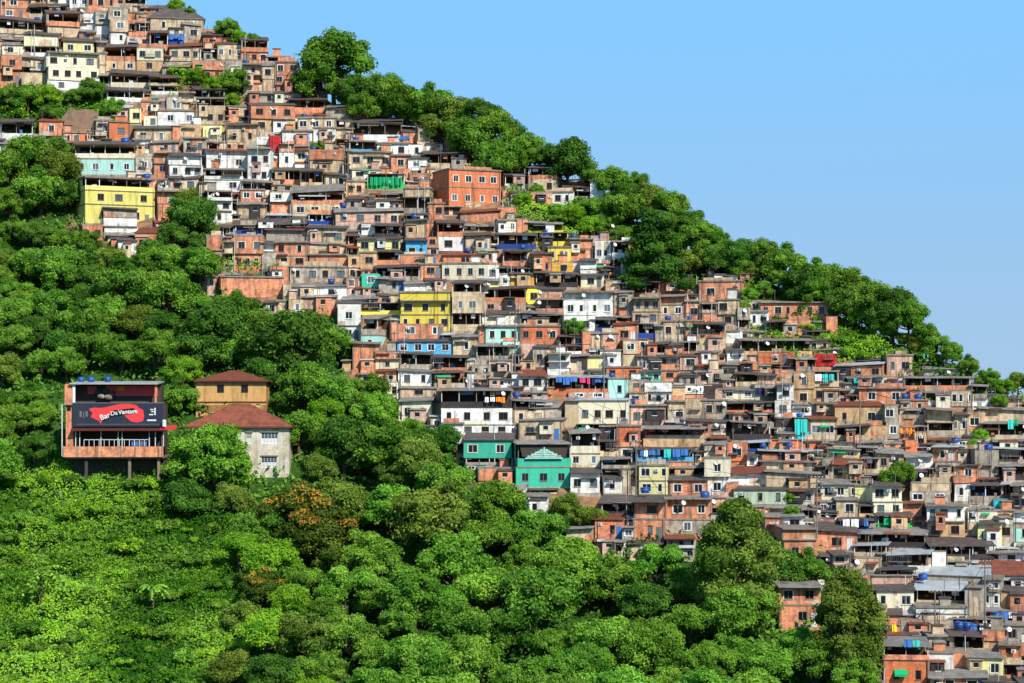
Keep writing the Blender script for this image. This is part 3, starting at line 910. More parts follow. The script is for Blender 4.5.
    if rng.random() < .6:
        x_ = rng.uniform(-hw+.2, hw-.2); g_ = Geo(); zz = zt_+(0 if s.roof in 'fx' else rhm*.4); hh_ = rng.uniform(1.2,2.4)
        g_.tube((x_, dp*.4, zz-.1), (x_, dp*.4, zz+hh_), .035, .03, M['fg'], 5)
        for kk in range(3): g_.box(x_-.35+kk*.06, x_+.35-kk*.06, dp*.4-.02, dp*.4+.02, zz+hh_-.1-kk*.14, zz+hh_-.07-kk*.14, M['fg'])
        P['extra'].append(('antenna', g_))
    if rng.random() < .1:
        x_ = rng.uniform(-hw+.4, hw-.4); g_ = Geo()
        a = Geo(); a.lathe([(.02,-.12),(.22,-.08),(.36,.02),(.38,.03)], M['fw'], 12)
        from mathutils import Matrix
        g_.add(a, Matrix.Translation((x_, -.35, zs-.5)) @ Matrix.Rotation(R(62), 4, 'X') @ Matrix.Rotation(R(25), 4, 'Y')); P['extra'].append(('satellite_dish', g_))
    if rng.random() < .45 and H > 4:
        x_ = rng.choice([-hw+.3, hw-.3]); g_ = Geo(); g_.tube((x_, -.13, 0.1), (x_, -.13, zs-.1), .05, .05, M[rng.choice(['fw','fg','dark_shade'])], 6); P['extra'].append(('drainpipe', g_))
    if rng.random() < .3 and P['windows'] :
        x_ = rng.uniform(-hw+.5, hw-.6); g_ = Geo(); g_.box(x_, x_+.6, -.38, -.11, zs-.95, zs-.5, M['fw']); g_.box(x_+.08, x_+.4, -.4, -.382, zs-.9, zs-.56, M['fg']); P['extra'].append(('air_conditioner', g_))
    s.roofz = zs + (max(.22, rhm) if s.roof == 'f' else .1 if s.roof == 'x' else rhm*.8); s.dp = dp; s.W = W
    # placement
    yb = s.yb
    p = place(s.cx, yb)
    ang = -math.atan2(p.x, p.y)*.85
    if s.yaw is not None:
        ang += R(s.yaw); p.x += math.copysign(dp*math.sin(R(abs(s.yaw)))/2, s.yaw)
    else: ang += R(rng.uniform(-9, 9))
    s.loc = p; s.ang = ang
    return P
ORD = ['','second ','third ','fourth ','fifth ','sixth ','seventh ','eighth ','ninth ','tenth ','eleventh ','twelfth ','thirteenth ','fourteenth ','fifteenth ','sixteenth ','seventeenth ','eighteenth ','nineteenth ','twentieth ']
def sector(dx, dy):
    a = math.degrees(math.atan2(-dy, dx)) % 360
    return ['right of','up and right of','directly above','up and left of','left of','down and left of','directly below','down and right of'][int(((a+22.5) % 360)//45)]
LANDMARKS = []   # (cx, cy, phrase)
class Namer:
    """gives every thing a place description relative to the nearest landmark, unique through an ordinal"""
    def __init__(s, items): s.items = items   # (core, cx, cy)
    def rel(s, core, cx, cy):
        cands = sorted(LANDMARKS, key=lambda l: math.hypot(l[0]-cx, l[1]-cy))
        best = None
        for (lx, ly, ph) in cands[:6]:
            d = math.hypot(lx-cx, ly-cy)
            if d < 3: continue
            se = sector(cx-lx, cy-ly)
            r = sum(1 for (c2, x2, y2) in s.items if c2 == core and math.hypot(lx-x2, ly-y2) < d-1e-6 and sector(x2-lx, y2-ly) == se)
            sc_ = d + r*30 + (0 if r < len(ORD) else 1e5)
            if best is None or sc_ < best[0]: best = (sc_, r, se, ph)
        return ORD[min(best[1], len(ORD)-1)], best[2], best[3]
SPECS = [parse(l) for l in DATA.strip().splitlines()]
for s in SPECS:
    s.individual = s.phrase is not None
rest = sorted([s for s in SPECS if not s.individual], key=lambda s: -s.area)
nkeep = 298 - sum(1 for s in SPECS if s.individual)
for s in rest[:nkeep]: s.individual = True
for s in SPECS:
    if s.phrase: LANDMARKS.append((s.cx, s.cy, s.phrase))
SHORT = {}
LANDMARKS += [(112, 425, 'red-splashed sign bar'), (245, 415, 'red tile-roofed villa'), (192, 218, 'yellow-house-side tree')]
def shorten(ph):
    # landmark phrase for use inside other labels: cut at its first qualifier, keeping it distinctive
    return ph
KEY = {
 'small pale yellow house above the cream one':'small pale yellow house','cream three-storey house beside a dark bush':'cream three-storey house','house with wide dark hipped roof on the skyline':'dark hip-roofed skyline house',
 'small bright orange shed near the skyline':'bright orange skyline shed','small orange house with terracotta roof beside a brown wall':'orange house by the brown wall','aqua balcony house with cream band above the yellow house':'aqua balcony house',
 'long yellow house with open top gallery':'long yellow gallery house','narrow red box house beside the big white one':'narrow red box house','big white house with red roof edge':'red-edged white house','terrace draped in bright green netting':'green-netted terrace',
 'big orange brick block with two window rows':'big orange brick block','low white house below the ridge trees':'low white ridge house','bright red shed under a long dark roof':'bright red shed','orange brick pair of storeys beside the forest edge':'orange forest-edge house',
 'long low brick house at the forest edge':'long low brick house','small pale blue house':'small pale blue house','cream house with four small windows':'cream small-windowed house','little teal shed beside green plants':'little teal shed',
 'small lemon yellow house with balcony':'lemon yellow balcony house','white house beside the dark conifer':'white conifer-side house','orange brick house topped by a small hut':'hut-topped orange house','narrow white two-storey house beside the forest':'narrow white forest-edge house',
 'house with grey balcony over a pale mint storey':'grey-and-mint balcony house','bright yellow two-storey house':'bright yellow house','long sky blue house under the brick one':'long sky blue house','pale mint house with green corner':'green-cornered mint house',
 'square orange house beside a small round tree':'square orange house','large white house with long dark windows':'large long-windowed white house','white house with brown tiled roof':'brown-tiled white house','beige two-storey house below an orange terrace':'beige terrace-topped house',
 'low orange house with two windows':'low orange house','small white house on the stony bank':'white stony-bank house','long brick row house below the ridge trees':'long brick row house','long terrace house with tan parapet':'tan parapet terrace',
 'large white house with netted dark roof terrace':'netted-terrace white house','green house under a dark metal roof':'dark-roofed green house','long orange terrace hung with blue cloth':'blue-hung orange terrace','mint house beside the blue-draped terrace':'mint box house',
 'big cream house with four square windows':'big cream house','ornate green house with stepped gable ornament':'ornate green house','slim white tower house with stacked windows':'slim white tower house','long curved house with a tan parapet':'long curved house',
 'terrace hung with pale blue laundry':'pale blue laundry terrace','tall tan house beside a balcony of laundry':'tall tan laundry-side house','patchy brick house with one dark window':'patchy brick house','long tan house with orange tiled roof':'orange-roofed tan house',
 'lone small house on the green slope':'lone green-slope house','porch draped in turquoise cloth':'turquoise-draped porch','grey shed below the green ridge':'grey ridge shed','wide brick house with dark open loft':'wide open-loft brick house',
 'pale yellow two-storey house with two windows each floor':'pale yellow twin-window house','orange brick house in front of brown trees':'orange house by brown trees','long pale green house with a red shutter':'long pale green house',
 'brick house with long plastered parapet':'plastered-parapet brick house','pale yellow two-storey house with four windows':'four-window pale yellow house','white tower with orange top':'orange-topped white tower','orange house half hidden by trees':'half-hidden orange house',
 'wide brown roofed house over a black opening':'wide brown-roofed house','broad red tiled roof house':'broad red-tiled house','grey house with open terrace and pale roof':'pale-roofed grey terrace house','plain grey block tower':'plain grey block tower','bright orange house with green awning':'green-awning orange house'}
LANDMARKS = [(x, y, KEY.get(p, p)) for x, y, p in LANDMARKS]
namer = Namer([(s.core, s.cx, s.cy) for s in SPECS])
ROOFW = {'f':'flat concrete roof','x':'bare flat top','t':'dark sheet roof','g':'grey sheet roof','l':'pale metal roof','s':'terracotta roof','d':'dark hipped roof','H':'terracotta hipped roof'}
for s in SPECS:
    if s.phrase: s.label = s.phrase; s.short = KEY.get(s.phrase, s.phrase)
    else:
        o, se, ph = namer.rel(s.core, s.cx, s.cy)
        s.short = f"{o}{s.core} house {se} the {ph}"
        extra = ROOFW[s.roof] if s.st[0][0] == 'w' else 'open top floor'
        s.label = s.short
        for e in (f", {extra}",):
            if len((s.short+e).replace(',', ' ').split()) <= 15: s.label = s.short + e
mass = Geo()
nwin = 0
for s in SPECS:
    rng = random.Random(int(s.x0*13+s.y0*7))
    P = build_house(s, rng)
    if s.individual:
        root = empty('house', s.loc, s.ang)
        tag(root, s.label, 'house', 'hillside houses')
        for nm in ('wall','roof','concrete_frame','post','parapet'):
            if P[nm].v:
                P[nm].obj({'post':'post_frame'}.get(nm, nm), root)
        for fr, pn in P['windows']:
            if s.w >= 24 and s.h > 18:
                f = pn.obj('window', root); fr.obj('frame', f)
            else:
                pn.add(fr); pn.obj('window', root)
            nwin += 1
        for g in P['doors']: g.obj('door', root)
        for nm, g in P['extra']: g.obj(nm, root)
        for g in P['slabs']: g.obj('floor_slab', root)
        if s.w >= 24:
            for g in P['posts']: g.obj('post', root)
        elif P['posts']:
            q = Geo()
            for g in P['posts']: q.add(g)
            q.obj('post_frame', root)
        s.root = root
    else:
        from mathutils import Matrix
        T = Matrix.Translation(s.loc) @ Matrix.Rotation(s.ang, 4, 'Z')
        for nm in ('wall','roof','concrete_frame','post','parapet'): mass.add(P[nm], T)
        for fr, pn in P['windows']: mass.add(fr, T); mass.add(pn, T)
        for g in P['doors']: mass.add(g, T)
        for nm, g in P['extra']: mass.add(g, T)
        for g in P['slabs'] + P['posts']: mass.add(g, T)
# fill whatever stays uncovered inside the built-up slope with small dwellings
CELL = 4
cov = set()
for s in SPECS:
    for gx in range(int(s.x0//CELL), int((s.x1-1)//CELL)+1):
        for gy in range(int(s.y0//CELL), int((s.yb-1)//CELL)+1): cov.add((gx, gy))
from mathutils import Matrix
frng = random.Random(11)
nfill = 0
HOLES = [(0,84,100,120),(45,100,100,128),(745,322,800,338),(195,70,248,100),(172,64,196,90),(880,460,926,492),(165,188,222,250),(545,488,600,530)]
for gy in range(-14, 172):
    for gx in range(-14, 266):
        x, y = gx*CELL, gy*CELL
        if (gx, gy) in cov or not inpoly(x+2, y+2, FAV): continue
        if any(a <= x <= c and b <= y <= d for a, b, c, d in HOLES): continue
        if crest(x) > y - 2: continue
        wmax = frng.choice([3,4,5,6,7]); hmax = frng.choice([2,3,3,4,5])
        w = 1
        while w < wmax and (gx+w, gy) not in cov: w += 1
        h = 1
        while h < hmax and all((gx+i, gy+h) not in cov for i in range(w)): h += 1
        for i in range(w):
            for j in range(h): cov.add((gx+i, gy+j))
        W_, H_ = w*CELL+3, h*CELL+4
        c = frng.choice('rrrrrccccggggwwkknneOd')
        roof = frng.choice('ffxxttttggls')
        hh = H_-(3.5 if roof in 'tgls' else 1.6 if roof == 'f' else 0)
        if hh < 4: roof = 'x'; hh = H_
        n = int(W_/9) if frng.random() < .7 else 0
        if hh > 17: st = f"w{c}{hh/2:.1f}n{n} {'o' if frng.random()<.3 else 'w'}{c}{hh/2:.1f}n{n}"
        else: st = f"{'o' if frng.random()<.4 else 'w'}{c}{hh:.1f}n{n}"
        s = parse(f"{x-1} {x-1+W_} {y} {roof} {st}")
        P = build_house(s, frng)
        T = Matrix.Translation(s.loc+Vector((0,.6,0))) @ Matrix.Rotation(s.ang, 4, 'Z')
        for nm in ('wall','roof','concrete_frame','post','parapet'): mass.add(P[nm], T)
        for fr, pn in P['windows']: mass.add(fr, T); mass.add(pn, T)
        for nm, g in P['extra']: mass.add(g, T)
        for g in P['slabs'] + P['posts']: mass.add(g, T)
        nfill += 1
tag(mass.obj('crowded_small_dwellings'), 'the many smallest brick, render and sheet-roofed dwellings packed between the larger hillside houses', 'dwellings', kind='stuff')
print('houses', len(SPECS), 'fill', nfill, 'windows', nwin)
# ---- ornament of the green house, awnings
def local_part(s, name, geo, parent=None): return geo.obj(name, parent or s.root)
for s in SPECS:
    if s.phrase and s.phrase.startswith('ornate green'):
        g = Geo(); k = depth(s.yb)/F; zb = s.h*k
        y = s.st[0][2]*k; za = zb - s.rh*k - y; hw = s.W/2
        # flat dark plate painted as niche shade, stepped fan ornament in front
        g.prism([(-hw+.4,za+y*.95),(-hw+.8,za+y*.45),(hw-.8,za+y*.45),(hw-.4,za+y*.95)], -.03, -.004, M['dark_shade'])
        for i, (w, z0, z1) in enumerate(((3.0,.36,.42),(2.7,.44,.50),(2.1,.52,.58),(1.5,.60,.66),(.8,.68,.74))):
            g.box(-w, w, -.2-.02*i, -.035, za+y*z0, za+y*z1, M['m'])
        g.box(-.12,.12,-.32,-.035, za+y*.5, za+y*.86, M['m'])
        for sgn in (-1,1):
            g.prism([(sgn*2.6, za+y*.44),(sgn*.3, za+y*.8),(sgn*.3, za+y*.73),(sgn*2.3, za+y*.42)][::sgn], -.22, -.04, M['m'])
        g.obj('stepped_ornament', s.root)
    if s.phrase and s.phrase.startswith('bright orange house with green'):
        g = Geo(); k = depth(s.yb)/F
        g.box(-1.6, .1, -.9, -.01, 1.6, 1.9, M['cl_green'], 2.15, 2.45)
        g.obj('awning', s.root)
# ------------------------------------------------------------------ ground
def soil_mat():
    m, nt, out = newmat('hillside_soil')
    b = N(nt, 'ShaderNodeBsdfDiffuse')
    soil = mixc(nt, noise_fac(nt, .5, (1,1,1), .4, .6, 5), lin((150,112,80)), lin((104,88,72)))
    gr = mixc(nt, noise_fac(nt, .6, (1,1,1), .35, .65, 6, 3), lin((40,58,24)), lin((58,92,34)))
    at = N(nt, 'ShaderNodeAttribute', attribute_name='green')
    L(nt, mixc(nt, at.outputs['Fac'], soil, gr), b.inputs[0]); L(nt, b.outputs[0], out.inputs[0])
    return m
def frange(a, b, st):
    o = []
    while a < b-1e-6: o.append(a); a += st
    return o + [b]
xs = frange(-700, -200, 25)[:-1] + frange(-200, 200, 2.5)[:-1] + frange(200, 900, 35)
ys = frange(60, 250, 10)[:-1] + frange(250, 540, 2.5)[:-1] + frange(540, 900, 20)
hv = []; hf = []; gv = []
for Y in ys:
    for X in xs:
        hv.append((X, Y, ground_z(X, Y)))
        px = 512+X*F/Y; py = 683-(Y-D0)/DK
        gv.append(0.0 if inpoly(px, py, FAV) else 1.0)
nx = len(xs)
for j in range(len(ys)-1):
    for i in range(nx-1):
        a = j*nx+i; hf.append((a, a+1, a+nx+1, a+nx))
me = bpy.data.meshes.new('hillside'); me.from_pydata(hv, [], hf); me.update()
at = me.attributes.new('green', 'FLOAT', 'POINT'); at.data.foreach_set('value', gv)
SOIL = soil_mat(); me.materials.append(SOIL); me.polygons.foreach_set('use_smooth', [True]*len(hf))
o = bpy.data.objects.new('hillside', me); COL.objects.link(o); tag(o, kind='structure')
g = Geo(); g.quad((-7000,-3000,-62.7),(7000,-3000,-62.7),(7000,12000,-62.7),(-7000,12000,-62.7), SOIL)
o = g.obj('ground'); a = o.data.attributes.new('green', 'FLOAT', 'POINT'); a.data.foreach_set('value', [1.0]*4); tag(o, kind='structure')
# ------------------------------------------------------------------ leaves
class Leaves:
    def __init__(s): s.v = []; s.f = []; s.t = []; s.b = []
    def leaf(s, p, n, size, tone, bloom=0, rng=rnd, asp=1.0):
        n = n.normalized(); a = n.orthogonal().normalized(); b = n.cross(a)
        t = rng.uniform(0, 6.28); c, d = math.cos(t), math.sin(t)
        u = (a*c+b*d)*size; w = (b*c-a*d)*size*asp
        k = len(s.v)
        q = n*size*.18
        s.v += [tuple(p-u), tuple(p-w*.55+q), tuple(p+u), tuple(p+w*.55+q)]
        s.f.append((k, k+1, k+2, k+3)); s.t.append(tone); s.b.append(bloom)
    def blob(s, c, r, tone, squash=.85, bloom=0):
        # low icosphere-like core so a clump is not see-through
        k = len(s.v); ri = []
        for i in range(1, 4):
            th = math.pi*i/4
            ri.append([(c.x+r*math.sin(th)*math.cos(j*math.pi/3+i), c.y+r*math.sin(th)*math.sin(j*math.pi/3+i), c.z+r*squash*math.cos(th)) for j in range(6)])
        s.v += [tuple(c+Vector((0,0,r*squash)))] + ri[0] + ri[1] + ri[2] + [tuple(c-Vector((0,0,r*squash)))]
        fs = []
        for j in range(6):
            j2 = (j+1) % 6
            fs += [(k, k+1+j, k+1+j2), (k+1+j, k+7+j, k+7+j2, k+1+j2), (k+7+j, k+13+j, k+13+j2, k+7+j2), (k+19, k+13+j2, k+13+j)]
        s.f += fs; s.t += [tone]*len(fs); s.b += [bloom]*len(fs)
    def mesh(s, name, mat):
        me = bpy.data.meshes.new(name); me.from_pydata(s.v, [], s.f); me.materials.append(mat)
        a = me.attributes.new('tone', 'FLOAT', 'FACE'); a.data.foreach_set('value', s.t)
        if any(s.b):
            a = me.attributes.new('bloom', 'FLOAT', 'FACE'); a.data.foreach_set('value', s.b)
        me.update(); return me
def rdir(rng):
    while True:
        v = Vector((rng.uniform(-1,1), rng.uniform(-1,1), rng.uniform(-1,1)))
        if .05 < v.length < 1: return v.normalized()
def crown(seed, shape='round', ncl=44, nleaf=170, leaf=.041, cr=(.2,.34), flower=False):
    rng = random.Random(seed); Lf = Leaves(); tips = []
    C = Vector((0,0,1.25))
    asym = [rng.uniform(.8,1.12) for _ in range(8)]
    for i in range(ncl):
        d = rdir(rng)
        if shape == 'round':
            if d.z < -.62: d.z = -d.z*.6
            rr = rng.uniform(.5,.84)*asym[int((math.atan2(d.y,d.x)+math.pi)/6.2832*7.99)]
            c = C + Vector((d.x*rr, d.y*rr, d.z*rr*.86)); r = rng.uniform(*cr)
        elif shape == 'wide':
            rr = rng.uniform(.35,.9); c = C + Vector((d.x*rr*1.1, d.y*rr*1.1, abs(d.z)*rr*.55-.05*rr)); r = rng.uniform(*cr)
        elif shape == 'tall':
            h = rng.random(); w = (.62*math.sin(math.pi*min(1,(h*.86+.14)))**.7)*rng.uniform(.55,1.0)
            a = rng.uniform(0,6.283); c = Vector((w*math.cos(a), w*math.sin(a), .45+h*1.75)); r = rng.uniform(.15,.26)*(1.15-.4*h)
        elif shape == 'layered':
            h = (i % 7)/6; w = (.95-.55*h)*rng.uniform(.25,1.0); a = rng.uniform(0,6.283)
            c = Vector((w*math.cos(a), w*math.sin(a), .35+h*1.7+rng.uniform(-.13,.13))); r = rng.uniform(.2,.3)
        elif shape == 'low':
            a = rng.uniform(0,6.283); w = rng.uniform(0,.8); c = Vector((w*math.cos(a), w*math.sin(a), .15+.45*rng.random()*(1-w*.6))); r = rng.uniform(.22,.36)
        tips.append(c.copy())
        sq = .55 if shape == 'layered' else .8
        base = rng.uniform(.0,.75)
        bloom = (rng.random() < .55 and c.z > 1.5) if flower else False
        Lf.blob(c, r*.78, base*.6, sq)
        for k in range(nleaf):
            v = rdir(rng)
            if v.z < -.3 and rng.random() < .7: v.z = -v.z
            rad = r*rng.uniform(.8,1.16)
            p = c + Vector((v.x*rad, v.y*rad, v.z*rad*sq))
            n = v*.7 + rdir(rng)*.75 + Vector((0,0,.35))
            Lf.leaf(p, n, leaf*rng.uniform(.65,1.35), min(1, max(0, base*.7+rng.uniform(-.1,.42))), rng.uniform(.1,1) if bloom and v.z > -.1 else 0, rng)
    return Lf, tips
def trunk_geo(seed, tips, h0=1.0):
    rng = random.Random(seed); g = Geo(); bk = M['bark']
    p = Vector((0,0,-.35)); prev = p; r = .075
    pts = [Vector((0,0,-.35)), Vector((rng.uniform(-.04,.04), rng.uniform(-.04,.04), .3)), Vector((rng.uniform(-.08,.08), rng.uniform(-.08,.08), .75))]
    for i in range(2): g.tube(pts[i], pts[i+1], .078-.018*i, .06-.014*i, bk, 7)
    for t in rng.sample(tips, min(7, len(tips))):
        mid = pts[2].lerp(t, .5) + Vector((0,0,-.04))
        g.tube(pts[2]-Vector((0,0,.03)), mid, .04, .026, bk, 5); g.tube(mid, t, .026, .01, bk, 5)
    return g
VAR = {}
def variant(key, seed, leafname, **kw):
    Lf, tips = crown(seed, **kw)
    me = Lf.mesh(key+'_crown', LEAF[leafname]); tr = trunk_geo(seed, tips).mesh(key+'_trunk') if kw.get('shape') != 'low' else None
    VAR.setdefault(key, []).append((me, tr))
for i in range(4): variant('dark', 100+i, 'dark', shape='round', ncl=50)
for i in range(4): variant('mid', 110+i, 'mid', shape='round', ncl=46)
for i in range(4): variant('bright', 120+i, 'bright', shape='round', ncl=56, cr=(.17,.3), leaf=.038)
for i in range(3): variant('olive', 130+i, 'olive', shape='round', ncl=48)
for i in range(2): variant('umbrella', 140+i, 'lime', shape='wide', ncl=60, cr=(.16,.27), leaf=.04)
variant('mound', 143, 'bright', shape='round', ncl=100, cr=(.14,.22), leaf=.035)
for i in range(2): variant('brightwide', 145+i, 'bright', shape='wide', ncl=50, cr=(.2,.3))
for i in range(2): variant('tall', 150+i, 'olive', shape='tall', ncl=110, nleaf=170, leaf=.026)
for i in range(1): variant('layered', 160+i, 'dark', shape='layered', ncl=70, nleaf=190, leaf=.034)
for i in range(2): variant('flower', 170+i, 'flower', shape='round', ncl=60, cr=(.16,.26), leaf=.042, flower=True)
for i in range(1): variant('yellowtop', 175+i, 'yellowtop', shape='round', ncl=46, flower=True)
for i in range(3): variant('shrub', 180+i, 'mid', shape='low', ncl=16, nleaf=80, leaf=.085)
for i in range(3): variant('limeshrub', 190+i, 'lime', shape='low', ncl=16, nleaf=80, leaf=.085)
for i in range(2): variant('lime', 195+i, 'lime', shape='round', ncl=46)
TNAME = {'dark':('broadleaf_tree','tree','dark green broadleaf tree'), 'mid':('broadleaf_tree','tree','mid green broadleaf tree'), 'bright':('feathery_tree','tree','bright green feathery tree'),
 'olive':('broadleaf_tree','tree','olive green broadleaf tree'), 'mound':('broadleaf_tree','tree','bright green domed tree'), 'umbrella':('umbrella_tree','tree','bright flat-topped spreading tree'), 'brightwide':('feathery_tree','tree','bright green feathery tree'),
 'tall':('tall_tree','tree','tall olive green tree'), 'layered':('conifer_tree','tree','dark conifer with tiered branches'), 'flower':('flowering_tree','tree','orange-flowered tree'),
 'yellowtop':('flowering_tree','tree','yellow-topped tree'), 'shrub':('shrub','shrub','low green shrub'), 'limeshrub':('shrub','shrub','low lime green shrub'), 'lime':('broadleaf_tree','tree','lime green tree')}
ZC = {'shrub':.3, 'limeshrub':.3, 'tall':1.3, 'layered':1.15, 'umbrella':1.4, 'brightwide':1.4}
SINK = {'shrub':0,'limeshrub':0,'tall':.15,'layered':.2,'umbrella':.45}
TREES = []   # type, cx, cy, r, label
def T_(*a): TREES.append(a)
HT = """mid 335 62 36|tall rounded tree standing highest on the skyline
mid 318 84 22
dark 352 92 20
dark 305 82 14
mid 383 92 22
mid 362 108 18
yellowtop 408 106 24|yellow-topped tree on the ridge
mid 432 103 21
olive 452 112 22
dark 478 116 22
mid 500 133 24
mid 520 146 20
mid 470 140 26
mid 496 160 24
olive 440 128 20
mid 534 156 14
dark 566 162 27|rounded dark tree jutting above the ridge
mid 546 156 14
mid 508 162 18
mid 590 164 12
mid 612 182 18
mid 632 188 18
olive 648 200 20
mid 628 208 24
mid 668 208 20
dark 692 222 17
olive 660 226 22
layered 656 254 34|dark conifer with tiered branches beside the white house
mid 700 240 22
olive 690 262 18
mid 716 242 16
dark 738 254 20
mid 762 256 20
mid 740 268 14
dark 716 262 18
mid 786 264 22
dark 800 284 22
mid 820 280 24
mid 850 290 24
dark 846 304 20
mid 868 300 22
dark 893 304 24
mid 908 318 20
mid 884 322 14
mid 926 332 14
mid 936 346 15
mid 952 354 13
mid 968 366 12
olive 918 346 14
mid 990 378 11
lime 1006 388 11
olive 1018 382 12
mid 1000 402 9
shrub 980 392 12
lime 176 7 9
mid 190 12 6
mid 228 30 13
lime 240 38 9
mid 252 42 9
lime 196 76 10
lime 214 86 11
mid 234 82 15
lime 232 102 10
limeshrub 176 72 10
dark 92 90 14|bush-like tree below the cream three-storey house
mid 28 100 16
lime 48 98 15
mid 50 112 10
mid 8 98 14
mid 112 108 12
mid 74 97 9
limeshrub 18 112 10
mid 32 158 26
olive 58 170 24
mid 10 172 24
mid 40 192 26
dark 66 196 18
bright 12 204 20
mid 58 152 16
dark 192 216 25|dark tree beside the yellow house
dark 176 236 16
dark 204 244 16
olive 186 200 15
olive 318 148 8
lime 276 196 7
mid 575 328 11|small round tree beside the square orange house
shrub 470 376 9
limeshrub 482 376 7
olive 566 506 16
olive 584 518 17
dark 556 526 14
olive 602 522 12
mid 902 474 15
mid 890 478 12
lime 980 436 8
lime 972 444 6
shrub 842 340 9
limeshrub 862 354 9
limeshrub 826 338 10
limeshrub 806 326 9
limeshrub 848 352 10
limeshrub 786 326 8
shrub 872 348 9
limeshrub 902 352 8
bright 556 214 12
lime 575 216 13
bright 594 210 14
mid 608 222 13
bright 620 236 12
lime 592 226 12
mid 580 206 10
lime 524 200 9
bright 536 192 9
bright 750 296 9
mid 764 290 10
lime 742 308 8
mid 792 512 8
lime 790 498 7
mid 815 292 18
dark 290 345 44|large dark rounded tree above the villa
mid 330 345 24
dark 262 372 26
mid 305 388 28
dark 215 330 34
dark 190 352 28
mid 232 312 24
mid 175 300 30
mid 120 285 30
mid 60 270 28
bright 200 268 24
mid 150 258 20
mound 208 462 44|bright green domed tree between the bar and the villa
dark 190 500 24
olive 232 500 20
lime 182 372 18
mid 175 398 20
mid 335 395 24
mid 368 395 24
bright 376 412 22
dark 345 440 30
mid 300 432 24
mid 385 448 32
olive 420 460 30
mid 445 480 26
bright 500 508 32
bright 530 536 30
olive 430 518 42
dark 440 440 20
flower 292 518 40|orange-flowered tree in the middle of the forest
flower 318 536 38
olive 340 560 28
bright 388 510 30
tall 738 565 50|tall olive tree standing in front of the houses
tall 848 624 42|tall olive tree beside the bright orange house
dark 770 566 28
mid 700 590 26
bright 796 646 22
dark 640 600 26
mid 815 660 24
flower 262 590 24"""
for l in HT.splitlines():
    a = l.split('|'); t = a[0].split(); T_(t[0], float(t[1]), float(t[2]), float(t[3]), a[1] if len(a) > 1 else None)
FOREST = [(-40,225),(60,232),(100,240),(130,262),(165,252),(200,280),(222,312),(300,312),(330,320),(345,378),(396,404),(440,450),(478,490),(545,515),(600,552),(700,548),(735,560),(790,560),(830,580),(880,620),(880,740),(-40,740),(-40,600)]
BRIGHT = [(-40,470),(60,470),(80,490),(160,480),(180,520),(235,520),(240,600),(215,740),(-40,740)]
CLEAR = [(782,582,818,616),(56,372,178,482),(192,364,296,482)]
frn = random.Random(5)
def auto_forest():
    tries = 0
    while tries < 5200:
        tries += 1
        x = frn.uniform(-30, 885); y = frn.uniform(225, 735)
        if not inpoly(x, y, FOREST): continue
        r = frn.uniform(14, 22) + (y-225)/500*frn.uniform(3, 15)
        if x > 330 and y > 470: r *= frn.uniform(1.0, 1.5)
        if inpoly(x, y, BRIGHT): continue
        if any(a-r*.6 < x < c+r*.6 and b-r*.4 < y < d+r*.8 for a, b, c, d in CLEAR): continue
        if any(inpoly(x+r*.85*math.cos(t), y+r*.85*math.sin(t), FAV) for t in (0,.8,1.57,2.36,3.14,3.93,4.71,5.5)): continue
        if any(math.hypot(x-t[1], (y-t[2])*1.15) < (r+t[3])*.56 for t in TREES): continue
        n = noise.noise(Vector((x*.011, y*.011, 4.2)))
        if x > 340 and y > 480: ty = frn.choice(['bright','bright','bright','brightwide','mid'])
        elif x < 240 and y < 420: ty = frn.choice(['mid','mid','dark','bright','mid'] if n > -.1 else ['dark','mid','olive'])
        elif 230 < x < 400: ty = frn.choice(['olive','dark','mid','olive','lime'])
        else: ty = frn.choice(['mid','bright','dark','olive'])
        T_(ty, x, y, r, None)
auto_forest()
x = 352
while x < 1000:
    c = crest(x); r = frn.uniform(9, 14) * (.7 if x > 900 else 1)
    if 500 < x < 606: x += 8; continue
    T_(frn.choice(['dark','mid','mid','olive','bright']), x, c-r*.35, r, None); x += frn.uniform(11, 17)
for q_ in ((70,474,11),(92,482,10),(116,484,9),(150,482,12),(168,470,13),(60,462,10),(50,478,14)): T_('shrub' if q_[2]%2 else 'limeshrub', *q_, None)
# shrubs on the overgrown bright slope
n = 0
while n < 80:
    x, y = frn.uniform(-10, 240), frn.uniform(476, 690)
    if not inpoly(x, y, BRIGHT): continue
    if any(math.hypot(x-t[1], y-t[2]) < t[3]*.9+5 for t in TREES): continue
    T_(frn.choice(['shrub','shrub','limeshrub']), x, y, frn.uniform(6, 17), None); n += 1
LANDMARKS += [(335, 62, 'highest skyline tree'), (408, 106, 'yellow-topped ridge tree'), (566, 162, 'rounded dark ridge tree'), (656, 254, 'tiered dark conifer'), (292, 512, 'orange-flowered tree'),
              (206, 458, 'bright domed tree'), (738, 565, 'tall tree before the houses'), (848, 624, 'tall tree beside the green-awning house'), (290, 345, 'large dark villa-side tree'), (40, 596, 'arching palm')]
tn = Namer([(TNAME[t[0]][2], t[1], t[2]) for t in TREES])
GRP = {'tree':'trees on the hillside', 'shrub':'shrubs on the hillside'}
TCOUNT = 0
